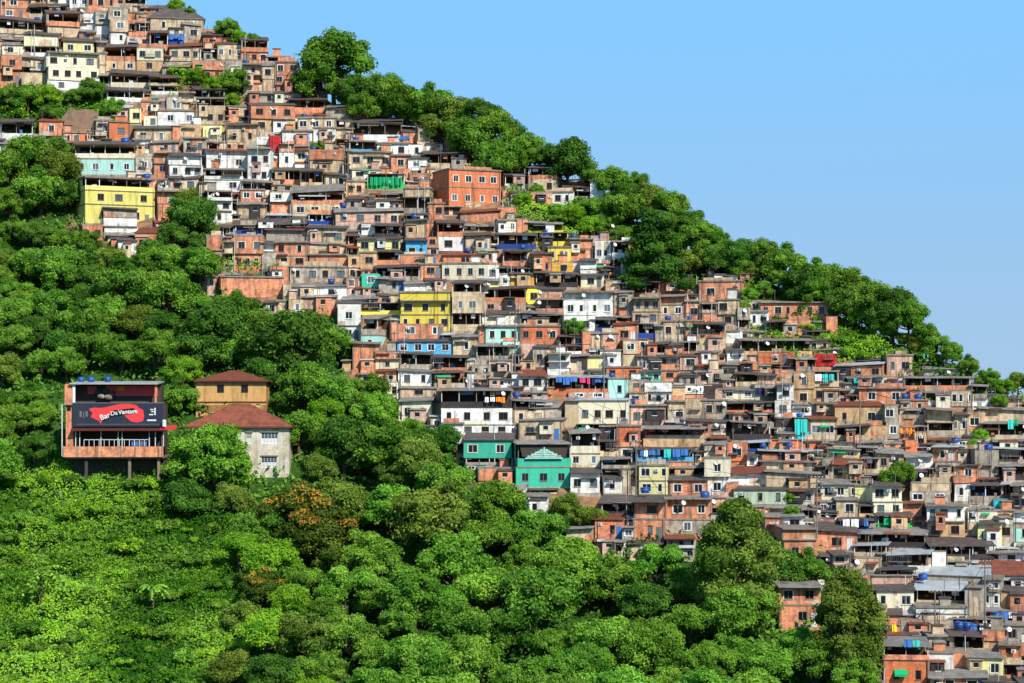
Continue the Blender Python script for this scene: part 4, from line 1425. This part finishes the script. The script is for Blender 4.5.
for i, (ty, cx, cy, r, lab) in enumerate(TREES):
    zc = ZC.get(ty, 1.25)
    rr = r/.9
    if ty in ('tall',): rr = r/.76
    sink = SINK.get(ty, .5) - (frn.uniform(-.15,.4) if lab is None and cy > 250 else 0)
    fy = cy + r*1.2
    for _ in range(6):
        k = depth(fy)/F; Rm = rr*k
        fy = cy + (zc-sink)*Rm/(depth(fy)/F)
    c = crest(cx)
    fy = max(fy, c + 2)
    D = depth(fy); k = D/F; Rm = rr*k
    X = (cx-512)*D/F
    gz = ground_z(X, D)
    # the crown centre should sit at row cy
    zt = (HZ-cy)*D/F - zc*Rm
    zt = max(zt, gz - (sink+.25)*Rm); zt = min(zt, gz + .3*Rm)
    nm, cat, desc = TNAME[ty]
    root = empty(nm, (X, D, zt), frn.uniform(0, 6.28), Rm)
    if lab is None:
        o, se, ph = tn.rel(desc, cx, cy); lab = f"{o}{desc} {se} the {ph}"; lab = ' '.join(lab.replace('tall tree beside the green-awning house','tall tree by green awning').split())
    tag(root, lab, cat, GRP[cat])
    me, tr = VAR[ty][i % len(VAR[ty])]
    c_ = bpy.data.objects.new('crown' if tr else 'foliage', me); COL.objects.link(c_); c_.parent = root
    if tr:
        t_ = bpy.data.objects.new('trunk', tr); COL.objects.link(t_); t_.parent = root
    TCOUNT += 1
print('trees', TCOUNT)
# palm
def palm(px, py, hm, r, label):
    p = place(px, py); p.z = ground_z(p.x, p.y)
    root = empty('palm_tree', p); tag(root, label, 'palm')
    g = Geo(); g.tube((0,0,-.5),(.2,0,hm*.5),.2,.16,M['bark']); g.tube((.2,0,hm*.5),(.1,0,hm),.16,.13,M['bark']); g.obj('trunk', root)
    rg = random.Random(px); lf = Leaves()
    for i in range(16):
        a = i*2.4; rise = rg.uniform(.1,.9)
        prev = Vector((.1,0,hm))
        for s in range(1, 9):
            t = s/8; q = Vector((.1+math.cos(a)*r*t, math.sin(a)*r*t, hm + r*(rise*t - .9*t*t)))
            dirv = (q-prev).normalized(); side = Vector((-math.sin(a), math.cos(a), 0))
            for sg in (-1, 1):
                e = (q+prev)/2 + side*sg*(.8*(1-t*.7)*r/3) - Vector((0,0,.25))
                k = len(lf.v); w = dirv*.24
                lf.v += [tuple((q+prev)/2-w), tuple((q+prev)/2+w), tuple(e+w*.3), tuple(e-w*.3)]; lf.f.append((k,k+1,k+2,k+3)); lf.t.append(rg.random()); lf.b.append(0)
            prev = q
    c = bpy.data.objects.new('fronds', lf.mesh('fronds', LEAF['mid'])); COL.objects.link(c); c.parent = root
palm(40, 612, 6.0, 4.2, 'palm with arching fronds on the overgrown lower slope')
palm(152, 606, 3.6, 2.4, 'small squat palm among the low lime green growth')
# ------------------------------------------------------------------ undergrowth
def undergrowth():
    rg = random.Random(3); lf = Leaves()
    def tuft(x, y, n, size, spread, lift):
        nonlocal lf
        D = depth(y); X = (x-512)*D/F
        bump = max(0, noise.noise(Vector((X*.16, D*.16, 9))))*4.0 + max(0, noise.noise(Vector((X*.6, D*.6, 2))))*.5
        tb = .45 + 1.3*noise.noise(Vector((X*.07, D*.07, 5)))
        for _ in range(n):
            a = rg.uniform(0, 6.283); d = rg.uniform(0, spread)
            px_, py_ = X+d*math.cos(a), D+d*math.sin(a)
            z = ground_z(px_, py_) + bump + rg.uniform(.05, lift)
            lf.leaf(Vector((px_, py_, z)), Vector((rg.uniform(-1,1), rg.uniform(-1.3,.5), rg.uniform(.25,1.2))), size*rg.uniform(.6,1.3), min(1, max(0, tb+rg.uniform(-.35,.35))), 0, rg)
    n = 0
    while n < 17000:
        x, y = rg.uniform(-40, 250), rg.uniform(440, 740)
        if not inpoly(x, y, BRIGHT) and rg.random() < .7: continue
        tuft(x, y, 5, .19, .6, .8); n += 1
    lf2 = lf; lf = Leaves()
    n = 0
    while n < 12000:
        x, y = rg.uniform(-60, 1060), rg.uniform(-20, 740)
        if inpoly(x, y, FAV) or y < crest(x)+1: continue
        tuft(x, y, 3, .42, 1.1, 1.0); n += 1
    me = lf.mesh('forest_undergrowth', LEAF['dark'])
    o = bpy.data.objects.new('forest_undergrowth', me); COL.objects.link(o); tag(o, 'dark leafy growth filling the ground between the forest trees', kind='stuff')
    lf = lf2
    # grassy patches near the ridge and between the houses
    for (a, b, c, d, m) in ((745,285,900,362,1800),(520,195,635,240,900),(0,84,118,124,1200),(900,330,1040,405,900),(222,268,290,280,120),(505,196,530,226,150),(170,64,250,98,400)):
        for _ in range(m):
            x, y = rg.uniform(a, c), rg.uniform(b, d)
            if y < crest(x)+1: continue
            tuft(x, y, 4, .3, .7, .7)
    me = lf.mesh('undergrowth', LEAF['lime'])
    o = bpy.data.objects.new('undergrowth', me); COL.objects.link(o); tag(o, 'low leafy growth and grass covering the open slope', kind='stuff')
undergrowth()
# ------------------------------------------------------------------ roadside bar with the sign
def bar():
    x0, x1, yb, yg = 62, 170, 456, 484
    D = depth(yg); k = D/F
    def PX(x): return (x-112)*k
    def PZ(y): return (yg-y)*k
    loc = place(112, yg); root = empty('roadside_bar', loc, R(3))
    tag(root, 'brick bar on stilts with a dark sign splashed red', 'bar')
    dp = 9.0
    # floor deck and stilts
    g = Geo(); g.box(PX(66), PX(163), 0, dp, PZ(458.5), PZ(456), M['slab']); g.obj('deck', root)
    for x in (86, 129, 158):
        for yy in (.5, 4.5):
            g = Geo(); g.box(PX(x)-.22, PX(x)+.22, yy, yy+.4, -2.5, PZ(458.6), M['frame'] if x > 100 else M['dark_shade']); g.obj('pillar', root)
    g = Geo(); g.box(PX(68), PX(162), 3.2, dp, -3, PZ(458.8), M['dark_shade']); g.obj('underdeck_shade_wall', root)  # added dark wall, coloured as the shade under the deck
    # brick side pier
    g = Geo()
    g.box(PX(65), PX(73), .1, dp, PZ(405), PZ(384), M['r']); g.box(PX(66), PX(73), .3, dp, PZ(456), PZ(405.01), M['r']); g.box(PX(67), PX(71), .27, .298, PZ(411), PZ(406), M['win']); g.box(PX(62.2), PX(63), -.1, .1, PZ(456), PZ(404), M['fw']); g.box(PX(62), PX(73), -.1, .6, PZ(405), PZ(404), M['slab']); g.box(PX(157), PX(161), 5, dp, PZ(456), PZ(404), M['dark_shade'])
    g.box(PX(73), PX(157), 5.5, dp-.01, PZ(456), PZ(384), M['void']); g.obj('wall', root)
    # parapet with brick panels
    g = Geo(); g.box(PX(64), PX(163), -.25, -.05, PZ(457), PZ(446.5), M['r'])
    for x in (64, 78, 98, 121, 135, 158, 162): g.box(PX(x)-.1, PX(x)+.12, -.3, -.252, PZ(457), PZ(446), M['frame'])
    g.obj('parapet', root)
    g = Geo()
    for x in (76, 80, 101, 118, 122, 149, 155, 163): g.box(PX(x)-.06, PX(x)+.06, 0, .12, PZ(446.4), PZ(431), M['fw'])
    for x in range(84, 148, 5): g.box(PX(x)-.04, PX(x)+.04, .3, .36, PZ(446.4), PZ(439), M['fw'])
    g.box(PX(84), PX(148), .3, .34, PZ(440), PZ(439.2), M['fw'])
    g.obj('balcony_rail', root)
    # awning
    g = Geo(); g.box(PX(72), PX(164), -1.1, .6, PZ(430.8), PZ(429.6), M['q'], PZ(428.6), PZ(427.4)); g.box(PX(160), PX(176), -.9, 1.4, PZ(429.8), PZ(429), M['cl_red'], PZ(426), PZ(425.2)); g.obj('awning', root)
    g = Geo(); g.box(PX(72), PX(163), .65, 5.4, PZ(427), PZ(425), M['slab']); g.obj('upper_floor', root)
    # sign board
    g = Geo(); g.box(PX(73), PX(163), -.12, .06, PZ(426.6), PZ(403.2), M['navy'])
    for a, b, c, d in ((73,163,403.2,402.6),(77,159,424.4,424.0)): g.box(PX(a), PX(b), -.16, -.122, PZ(c), PZ(d), M['fg'])
    sign = g.obj('sign_board', root)
    g = Geo()
    rg = random.Random(2)
    splash = [(89,409),(94,407.5),(100,408),(107,407),(113,405.5),(120,404),(128,403.8),(136,405),(139,408),(143,410),(144,416),(143,421),(137,422.5),(131,421.5),(127,418),(123,414.5),(115,415),(108,417.5),(103,421),(101,423.5),(99,421),(95,419),(91,417),(93,413)]
    pts = [(PX(a), PZ(b)) for a, b in splash]
    g.prism(pts[::-1], -.15, -.124, M['signred']); g.obj('splash_logo', sign)
    def text(s, px, py, size, rot, mat, nm='lettering'):
        cu = bpy.data.curves.new(nm, 'FONT'); cu.body = s; cu.size = size; cu.extrude = .015; cu.offset = .02
        to = bpy.data.objects.new(nm, cu); COL.objects.link(to)
        dg = bpy.context.evaluated_depsgraph_get(); me = bpy.data.meshes.new_from_object(to.evaluated_get(dg))
        bpy.data.objects.remove(to)
        o = bpy.data.objects.new(nm, me); me.materials.clear(); me.materials.append(mat); COL.objects.link(o); o.parent = sign
        o.location = (PX(px), -.19, PZ(py)); o.rotation_euler = (R(90), -rot, 0)
    g = Geo(); ba = [(99.5,419),(111,415),(111.5,410.5),(134,408),(135.5,413.5),(113,416.5),(112,417),(102,421.5)]
    g.prism([(PX(a), PZ(b)) for a, b in ba][::-1], -.168, -.152, M['wire']); g.obj('lettering_shadow', sign)
    text('Bar', 101, 420.3, 1.2, R(20), M['fw']); text('Da', 111, 415.6, .95, R(10), M['fw']); text('Vantage', 118.5, 414.2, .95, R(4), M['fw'])
    for (a, b, c, d) in ((80,82,411,417),(83.5,84.5,412,418),(86,88,411,416.5)): 
        g = Geo(); g.box(PX(a), PX(b), -.14, -.122, PZ(d), PZ(c), M['fg']); g.obj('emblem', sign)
    g = Geo()
    for (a, b, c, d) in ((150,153,409,410),(151,155,411,412),(154,155.5,408,415),(149,153,414,415.2),(147,156,419.5,421)): g.box(PX(a), PX(b), -.14, -.122, PZ(d), PZ(c), M['fw'])
    g.obj('emblem', sign)
    # upper lounge: red back wall, counters
    g = Geo(); g.box(PX(74), PX(156.5), 2.2, 2.4, PZ(403), PZ(385.2), M['dark_shade']); g.box(PX(104), PX(156), 2.05, 2.19, PZ(396), PZ(385.4), M['signred'])
    g.box(PX(86), PX(95), 2.05, 2.18, PZ(394), PZ(386.2), M['signred']); g.prism([(PX(114),PZ(390)),(PX(117),PZ(386)),(PX(124),PZ(387)),(PX(122),PZ(391))], 1.95, 2.03, M['cl_orange']); g.obj('lounge_wall', root)
    g = Geo(); g.box(PX(73), PX(75.5), -.05, .25, PZ(402.5), PZ(385), M['fw']); g.box(PX(154.5), PX(156.5), 0, .25, PZ(402.5), PZ(385), M['r']); g.obj('post_frame', root)
    g = Geo()
    for x, z in ((97,392),(104,391),(110,393),(100,396),(107,397)): g.lathe([(.5,-.35),(.62,-.1),(.62,.1),(.5,.35)], M['dark_shade'] if z < 394 else M['g'], 10, (PX(x), 1.6, PZ(z)))
    g.obj('stacked_seating', root)
    g = Geo(); g.box(PX(70), PX(158), -.5, dp, PZ(384.4), PZ(383.0), M['rl'], PZ(382.0), PZ(380.6)); g.obj('roof', root)
    # a tv screen and tables on the terrace
    g = Geo(); g.box(PX(131), PX(146), .6, .75, PZ(446), PZ(440.5), M['cl_blue']); g.box(PX(136), PX(144), .56, .598, PZ(445), PZ(441.5), M['win2']); g.obj('blue_counter', root)
    for x in (75, 85, 102):
        t = water_tank(loc + Vector((PX(x), 4.8, PZ(381.4))), .62, {75:'blue water tank nearest the brick pier on the bar roof', 85:'middle blue water tank on the bar roof', 102:'blue water tank set apart on the bar roof'}[x])
    q = empty('plastic_drum', loc + Vector((PX(164.5), -.3, PZ(427))));
    g = Geo(); g.lathe([(.25,0),(.32,.1),(.32,1.0),(.28,1.15)], M['fw'], 12); g.obj('body', q); g = Geo(); g.lathe([(.18,1.15),(.18,1.25)], M['fg'], 10); g.obj('lid', q)
    tag(q, 'white upright drum at the end of the dark bar sign', 'drum')
def water_tank(loc, r, label):
    q = empty('water_tank', loc); tag(q, label, 'water tank', 'blue rooftop water tanks')
    g = Geo(); g.lathe([(r*.78,0),(r*.84,.15),(r*.9,r*.5),(r*.98,r*1.0)], M['tank'], 14); g.obj('body', q, True)
    g = Geo(); g.lathe([(r*1.03,r*1.0),(r*1.03,r*1.08),(r*.8,r*1.22),(r*.3,r*1.32)], M['tank'], 14); g.obj('lid', q, True)
    return q
bar()
# ------------------------------------------------------------------ villa: two hip-roofed volumes
def hip(g, x0, x1, y0, y1, z0, rise, e, mat):
    ym = (y0+y1)/2; a, b, c, d = (x0,y0,z0),(x1,y0,z0),(x1,y1,z0),(x0,y1,z0); p, q = (x0+e,ym,z0+rise),(x1-e,ym,z0+rise)
    g.poly([a,b,q,p], mat); g.poly([b,c,q], mat); g.poly([c,d,p,q], mat); g.poly([d,a,p], mat)
    g.box(x0, x1, y0, y1, z0-.25, z0-.005, M['fb']); g.tube(p, q, .12, .12, mat)
def villa(x0, x1, ytop, yeave, ybase, rooms, label, mat, roofx, ridge_e, windows, band=None, cat='villa', depth_m=8.5, basem=None):
    D = depth(ybase); k = D/F; cx = (x0+x1)/2
    PX = lambda x: (x-cx)*k
    PZ = lambda y: (ybase-y)*k
    loc = place(cx, ybase); root = empty('tile_roofed_villa', loc, R(1)); tag(root, label, cat)
    g = Geo(); hw = (x1-x0)*k/2; zt = PZ(yeave)
    g.box(-hw, hw, .3, depth_m, -3, zt-.02, mat)
    # front skin with window openings
    zs = sorted({(w[2], w[3]) for w in windows}, reverse=True)
    edges = [ -3.0 ]
    rows = sorted({(PZ(w[3]), PZ(w[2])) for w in windows})
    prev = -3.0
    for (za, zb) in rows:
        g.box(-hw, hw, 0, .299, prev, za, mat)
        ws = sorted([(PX(w[0]), PX(w[1])) for w in windows if abs(PZ(w[3])-za) < 1e-6])
        px = -hw
        for a, b in ws: g.box(px, a, 0, .299, za+.0005, zb-.0005, mat); px = b
        g.box(px, hw, 0, .299, za+.0005, zb-.0005, mat); prev = zb
    g.box(-hw, hw, 0, .299, prev, zt-.02, mat)
    if band: g.box(-hw-.06, hw+.06, -.12, -.003, PZ(band)-.12, PZ(band)+.1, M['fb'])
    g.obj('wall', root)
    for w in windows:
        a, b, za, zb = PX(w[0]), PX(w[1]), PZ(w[3]), PZ(w[2]); st = w[4]
        pn = Geo(); pn.box(a+.002, b-.002, .2, .24, za, zb, M['win']); o = pn.obj('window', root)
        f = Geo(); fm = M['fw'] if st else M['fb']; t = .09
        f.box(a, b, .06, .14, za, za+t, fm); f.box(a, b, .06, .14, zb-t, zb, fm); f.box(a, a+t, .06, .14, za+t, zb-t, fm); f.box(b-t, b, .06, .14, za+t, zb-t, fm)
        n = 5 if st else 2
        for i in range(1, n): xx = a+(b-a)*i/n; f.box(xx-.03, xx+.03, .06, .13, za+t, zb-t, fm)
        if st: f.box(a+t, b-t, .14, .17, za+t, (za+zb)/2, fm); f.box(a+t,b-t,.145,.165,(za+zb)/2+.12, zb-t*2, M['win2'])
        f.obj('frame', o)
        if st:
            f = Geo(); f.box(a-.15, b+.15, -.16, -.002, zb+.02, zb+.2, M['slab']); f.obj('lintel', o)
    g = Geo(); hip(g, PX(roofx[0]), PX(roofx[1]), -.7, depth_m+.6, zt+.26, PZ(ytop)-zt-.2 + (depth_m/2)*max(0,(HZ-ytop)/F), ridge_e, M['rs']); g.obj('roof', root)
    return root
villa(196, 266, 371.5, 382, 416, 2, 'ochre upper villa with a hipped red tile roof and two dark shutters', M['sage'], (194, 269), 5.2, [(217,224,384.5,393,0),(241,248,384.5,393,0),(197,200,404,412,0),(256,260,405,412,0)], band=402)
villa(208, 289, 405, 428, 474, 2, 'lower villa with weathered pale wall and broad red tile roof', surface_mat('weathered_cream', (236,226,206), .7, blotch=(196,180,150)), (184, 292), 7.0, [(261,278,432.5,444,1),(261,277,456.5,468,1),(246,252,432.5,444,1)])
# ------------------------------------------------------------------ water tanks on roofs
TANKS = [(121,136,1.3),(143,170,1),(60,12,.9),(38,12,.8),(180,38,.9),(245,58,.8),(283,59,1),(290,60,.9),(246,132,.8),(303,112,.8),(273,152,.9),(313,140,.7),(357,140,.8),(345,197,1),(413,212,1),(470,246,.8),(520,250,.8),
 (595,326,1),(650,320,1),(585,200,.8),(612,222,.9),(604,222,.8),(641,494,1),(705,495,1),(636,401,1),(624,421,.8),(762,442,.9),(896,380,1),(903,401,.9),(918,402,.9),(921,423,1),(928,437,1),(956,440,.9),(990,441,1),(972,407,1),
 (923,583,1),(963,636,1),(971,636,.9),(898,608,1),(996,614,1),(330,282,.9),(236,297,.9),(462,395,.7),(519,392,1),(668,321,.8),(575,232,.8),(733,344,.9),(800,420,.7),(240,29,.7),(470,286,.6),(545,228,.6),(690,315,.7),(700,298,.7),(868,484,.8),(940,484,.8),(790,445,.8),(655,480,.7),(610,377,.7),(560,346,.7),(505,369,.7),(430,262,.7),(394,204,.7),(348,116,.8),(390,118,.8),(434,126,.8)]
ntk = {}
PLACED = []
for (tx, ty, sz) in TANKS:
    c = [s for s in SPECS if s.individual and s.x0+1 <= tx <= s.x1-1]
    if not c: continue
    s = min(c, key=lambda s: abs(s.y0-(ty+3)) + (0 if s.roof in 'fx' else 2.5))
    if abs(s.y0-(ty+3)) > 9: continue
    ntk.setdefault(id(s), []).append((tx, sz, s))
for v in ntk.values():
    for j, (tx, sz, s) in enumerate(sorted(v, key=lambda a: a[0])):
        k = depth(s.yb)/F
        lx = max(-s.W/2+.7, min(s.W/2-.7, (tx-s.cx)*k)); ly = min(s.dp-.8, 1.2) if s.roof in 'fx' else s.dp*.6
        z = s.roofz + (0 if s.roof in 'fx' else .25)
        P = s.loc + Matrix.Rotation(s.ang, 3, 'Z') @ Vector((lx, ly, z))
        pre = '' if len(v) == 1 else ('left-hand ' if j == 0 else 'right-hand ')
        lab = f"{pre}blue tank atop the {s.short}".replace('the second','second')
        w = lab.split()
        if len(w) > 16: lab = ' '.join(w[:16])
        water_tank(P, .62*sz+.12, lab)
# ------------------------------------------------------------------ laundry and cloth
def laundry(px0, px1, py, cols, label, n=8, drop=1.3, group='laundry and cloths hung on terraces'):
    # hung in front of the nearest house face that spans the place
    cx = (px0+px1)/2
    c = [s for s in SPECS if s.x0-4 <= cx <= s.x1+4 and s.y0-2 <= py <= s.yb]
    s = max(c, key=lambda s: s.yb) if c else None
    D = depth(s.yb if s else py+8) - .6; k = D/F
    root = empty('hanging_laundry', place(cx, py, D)); tag(root, label, 'laundry', group)
    rg = random.Random(int(px0)); hw = (px1-px0)*k/2
    g = Geo(); g.tube((-hw,0,.02),(hw,0,.02),.02,.02,M['wire'],4); g.obj('line', root)
    x = -hw
    while x < hw-.2:
        w = min(hw-x, rg.uniform(.5, 1.3)); h = drop*rg.uniform(.6, 1.1); m = M[rg.choice(cols)]
        g = Geo(); nn = 4
        for i in range(nn):
            a = x+w*i/nn; b = x+w*(i+1)/nn; da = .06*math.sin(i*2.1); db = .06*math.sin((i+1)*2.1)
            g.quad((a,da,0),(b,db,0),(b,db*1.8-.05,-h),(a,da*1.8-.05,-h),m)
            g.quad((a,da+.02,0),(a,da*1.8-.03,-h),(b,db*1.8-.03,-h),(b,db+.02,0),m)
        g.obj('cloth', root); x += w+rg.uniform(.02,.3)
laundry(815, 834, 374, ['cl_teal','cl_teal','cl_white'], 'turquoise and white laundry on the balcony of the tall tan house', drop=1.6)
laundry(795, 808, 419, ['cl_teal'], 'turquoise cloths draped in front of the porch', drop=3.2)
laundry(854, 878, 378, ['cl_white','cl_navy','cl_white','cl_teal'], 'white and dark laundry on the mint balcony', drop=1.1)
laundry(640, 660, 449, ['cl_blue','cl_white','cl_blue'], 'pale blue laundry on the terrace below the curved house')
laundry(664, 690, 449, ['cl_blue','cl_blue','cl_teal'], 'blue laundry at the far end of the same terrace as pale laundry')
laundry(556, 578, 377, ['cl_blue','cl_navy','cl_blue'], 'blue cloths hung over the long orange terrace')
laundry(580, 590, 378, ['cl_pink'], 'bright pink cloth on the long orange terrace', drop=1.1)
laundry(592, 606, 377, ['cl_navy','cl_blue'], 'dark blue cloths at the end of the orange terrace')
laundry(958, 1000, 624, ['cl_white','cl_blue','cl_pink','cl_white','cl_navy'], 'long line of mixed laundry above two blue tanks')
laundry(370, 402, 177, ['cl_green'], 'bright green netting hung across a terrace', drop=1.6)
laundry(892, 899, 624, ['cl_yellow'], 'bright yellow cloth below the cream house', drop=1.5)
laundry(904, 920, 640, ['cl_teal','cl_blue'], 'turquoise sheet over the bright orange house roof', drop=.9)
laundry(884, 908, 518, ['cl_green'], 'long green awning cloth on a dark porch', drop=1.1)
laundry(996, 1010, 501, ['cl_teal'], 'bright turquoise tarpaulin on a flat roof', drop=1.2)
laundry(1008, 1019, 420, ['cl_green','cl_teal'], 'green cloths on the long beige terrace near the ridge end', drop=1.4)
laundry(898, 912, 428, ['cl_orange'], 'orange cloth spread below two blue tanks', drop=1.3)
laundry(485, 505, 397, ['cl_orange','cl_white'], 'orange and white cloth on the netted dark roof terrace', drop=.9)
laundry(395, 410, 136, ['cl_blue','cl_white'], 'blue and white laundry on the upper posts terrace', drop=.8)
laundry(755, 766, 388, ['cl_navy'], 'navy cloth beside the slim white tower house', drop=1.2)
laundry(168, 184, 34, ['cl_blue'], 'blue cloth under the dark hip-roofed skyline house', drop=1.4)
laundry(843, 870, 519, ['cl_blue','cl_navy','cl_white'], 'blue and white laundry beside the four-window pale yellow house')
laundry(1000, 1018, 612, ['cl_blue','cl_white'], 'blue and white laundry under the pale-roofed terrace')
# ------------------------------------------------------------------ poles and cables
def pole(px, py0, py1, label, arms=2, steel=False):
    D = depth(py1); k = D/F; loc = place(px, py1); root = empty('utility_pole', loc, R(rnd.uniform(-20,20)))
    tag(root, label, 'utility pole', 'utility poles among the houses')
    h = (py1-py0)*k
    g = Geo(); g.tube((0,0,-1),(0,0,h),.13,.09,M['pole'],8); g.obj('shaft', root)
    for i in range(arms):
        g = Geo(); g.box(-.9,.9,-.07,.07,h-.35-i*.8,h-.22-i*.8,M['fb']); o = g.obj('crossarm', root)
        g = Geo()
        for x in (-.8,-.3,.3,.8): g.lathe([(.05,0),(.07,.1),(.04,.2)], M['fw'], 6, (x,0,h-.215-i*.8))
        g.obj('insulator_line', o)
    return loc + Vector((0,0,h-.3))
PL = [(817,476,556,'tall utility pole before the long pale green house',3),(257,384,414,'utility pole standing beside the ochre upper villa',2),(329,372,420,'thin utility pole among trees beyond the villa',1),(400,352,398,'utility pole beside the long sky blue house',1),
      (636,440,500,'utility pole beside the pale yellow twin-window house',2),(515,312,376,'utility pole beside the green-cornered mint house',1),(758,340,385,'utility pole beside the tan parapet terrace',1),(935,590,640,'utility pole beside the pale-roofed grey terrace house',1),
      (604,345,400,'utility pole near the mint box house',1),(690,300,350,'utility pole below the hut-topped orange house',1),(348,150,200,'utility pole left of the green-netted terrace',1),(227,120,170,'utility pole above the red-edged white house',1),(860,400,450,'utility pole below the orange-roofed tan house',1),(985,560,640,'utility pole beside the plain grey block tower',2)]
tops = [pole(*p[:3], p[3], p[4]) for p in PL]
def cable(p, q, sag, label):
    g = Geo(); n = 10; pts = [p.lerp(q, i/n) - Vector((0,0,sag*4*(i/n)*(1-i/n))) for i in range(n+1)]
    for i in range(n): g.tube(pts[i], pts[i+1], .035, .035, M['wire'], 4)
    tag(g.obj('overhead_cable'), label, 'cable', 'overhead cables')
pairs = [(0,12,'cable from the tall pole up to the orange-roofed tan house'),(4,8,'cable rising from the twin-window house to the mint box house'),(5,3,'cable between the sky blue and the mint houses'),(6,9,'cable between the parapet terrace and the hut-topped house'),(10,11,'cable high on the hill above the white houses'),(13,7,'cable between the two poles at the grey block tower'),(1,2,'cable from the villa to the pole in the trees'),(4,0,'long cable from the twin-window house to the tall pole')]
for a, b, l in pairs: cable(tops[a], tops[b], 2.0, l)
crg = random.Random(21); cand = [s for s in SPECS if s.individual and s.x0 > 5]
k_ = 0
while k_ < 34:
    a = crg.choice(cand); b = crg.choice(cand); dd = math.hypot(a.cx-b.cx, a.cy-b.cy)
    if not (45 < dd < 130) or abs(a.cy-b.cy) > 45: continue
    pa = a.loc + Vector((crg.uniform(-1,1), .6, a.roofz+crg.uniform(.8,1.8))); pb = b.loc + Vector((crg.uniform(-1,1), .6, b.roofz+crg.uniform(.8,1.8)))
    cable(pa, pb, crg.uniform(.5,1.3), 'thin black cable strung slackly between house roofs'); k_ += 1
# ------------------------------------------------------------------ retaining wall and stony bank
D = depth(126); k = D/F; loc = place(79, 128)
q = empty('retaining_wall', loc); tag(q, 'plain brown concrete retaining wall between the bushes high on the slope', 'retaining wall')
g = Geo(); m_ret = surface_mat('brown_render', (150,122,100), .3, blotch=(130,104,86))
g.prism([(-18*k,-2),(19*k,-2),(19*k,16*k),(9*k,19*k),(-2*k,18*k),(-8*k,20*k),(-18*k,8*k)], 0, 1.0, m_ret); g.obj('slab', q)
g = Geo(); g.prism([(-18*k,8*k+.01),(-8*k,20*k+.01),(-8*k,21*k),(-18*k,9*k)], -.08, 1.1, M['slab']); g.obj('coping', q)
g = Geo(); rg = random.Random(8); m_rock = surface_mat('bank_stone', (190,146,104), .5, blotch=(150,104,70), vary=.3)
for i in range(150):
    x, y = rg.uniform(742, 800), rg.uniform(322, 342)
    p = place(x, y); p.z = ground_z(p.x, p.y) + rg.uniform(-.1,.4)
    r = rg.uniform(.25,.7)
    T = Matrix.Translation(p) @ Matrix.Rotation(rg.uniform(0,3), 4, rdir(rg)) @ Matrix.Diagonal((r, r*.7, r*.6, 1))
    b = Geo(); b.lathe([(.5,-.8),(1,-.2),(.85,.5),(.3,.9)], m_rock, 6); g.add(b, T)
tag(g.obj('rubble_bank'), 'loose tan stones and rubble on the bare bank', kind='stuff')
# ------------------------------------------------------------------ light, sky, camera
SUN_EL, SUN_AZ = 41.0, 31.0     # azimuth: degrees to the right of straight behind the camera
d = Vector((math.sin(R(SUN_AZ))*math.cos(R(SUN_EL)), -math.cos(R(SUN_AZ))*math.cos(R(SUN_EL)), math.sin(R(SUN_EL))))
ld = bpy.data.lights.new('sun', 'SUN'); ld.energy = 4.9; ld.angle = R(.53); ld.color = (1, .95, .86)
lo = bpy.data.objects.new('sun', ld); COL.objects.link(lo); lo.rotation_euler = d.to_track_quat('Z', 'Y').to_euler(); lo.location = (0, -50, 200)
w = bpy.data.worlds.new('World'); sc.world = w; w.use_nodes = True
nt = w.node_tree; bg = nt.nodes['Background']
sky = nt.nodes.new('ShaderNodeTexSky'); sky.sky_type = 'NISHITA'; sky.sun_disc = False
sky.sun_elevation = R(SUN_EL); sky.sun_rotation = math.atan2(d.x, d.y)
sky.altitude = SKY[0]; sky.air_density = SKY[1]; sky.dust_density = SKY[2]; sky.ozone_density = SKY[3]
tc = nt.nodes.new('ShaderNodeTexCoord'); mpp = nt.nodes.new('ShaderNodeMapping'); mpp.inputs['Location'].default_value = (0, 0, SKY[7])
nt.links.new(tc.outputs['Generated'], mpp.inputs['Vector']); nt.links.new(mpp.outputs[0], sky.inputs['Vector']) if 'Vector' in sky.inputs else None
hs = nt.nodes.new('ShaderNodeHueSaturation'); hs.inputs['Saturation'].default_value = SKY[4]; hs.inputs['Hue'].default_value = SKY[5]; hs.inputs['Value'].default_value = 1
nt.links.new(sky.outputs[0], hs.inputs['Color'])
sx = nt.nodes.new('ShaderNodeSeparateXYZ'); nt.links.new(tc.outputs['Generated'], sx.inputs[0])
def rng_(a, b, c, e):
    r = nt.nodes.new('ShaderNodeMapRange'); r.interpolation_type = 'SMOOTHSTEP'
    for i, v in zip(('From Min','From Max','To Min','To Max'), (a, b, c, e)): r.inputs[i].default_value = v
    nt.links.new(sx.outputs[2], r.inputs['Value']); return r.outputs[0]
airc = mixc(nt, rng_(-.02, .2, 0, 1), (1.62, 2.25, 2.95, 1), (1.05, 2.55, 4.3, 1))
nt.links.new(mixc(nt, rng_(.15, .6, .85, 0), hs.outputs[0], airc), bg.inputs[0]); bg.inputs[1].default_value = SKY[6]
cd = bpy.data.cameras.new('camera'); cam = bpy.data.objects.new('camera', cd); COL.objects.link(cam); sc.camera = cam
cam.rotation_euler = (R(90), 0, 0); cd.sensor_width = 36; cd.lens = 36*F/1024; cd.shift_y = (HZ-341.5)/1024; cd.clip_end = 20000; cd.clip_start = 1
sc.view_settings.view_transform = 'Standard'; sc.view_settings.look = 'None'; sc.view_settings.gamma = 1; sc.view_settings.exposure = EXPO
sc.cycles.max_bounces = 5; sc.cycles.diffuse_bounces = 3; sc.cycles.transmission_bounces = 2; sc.cycles.glossy_bounces = 2
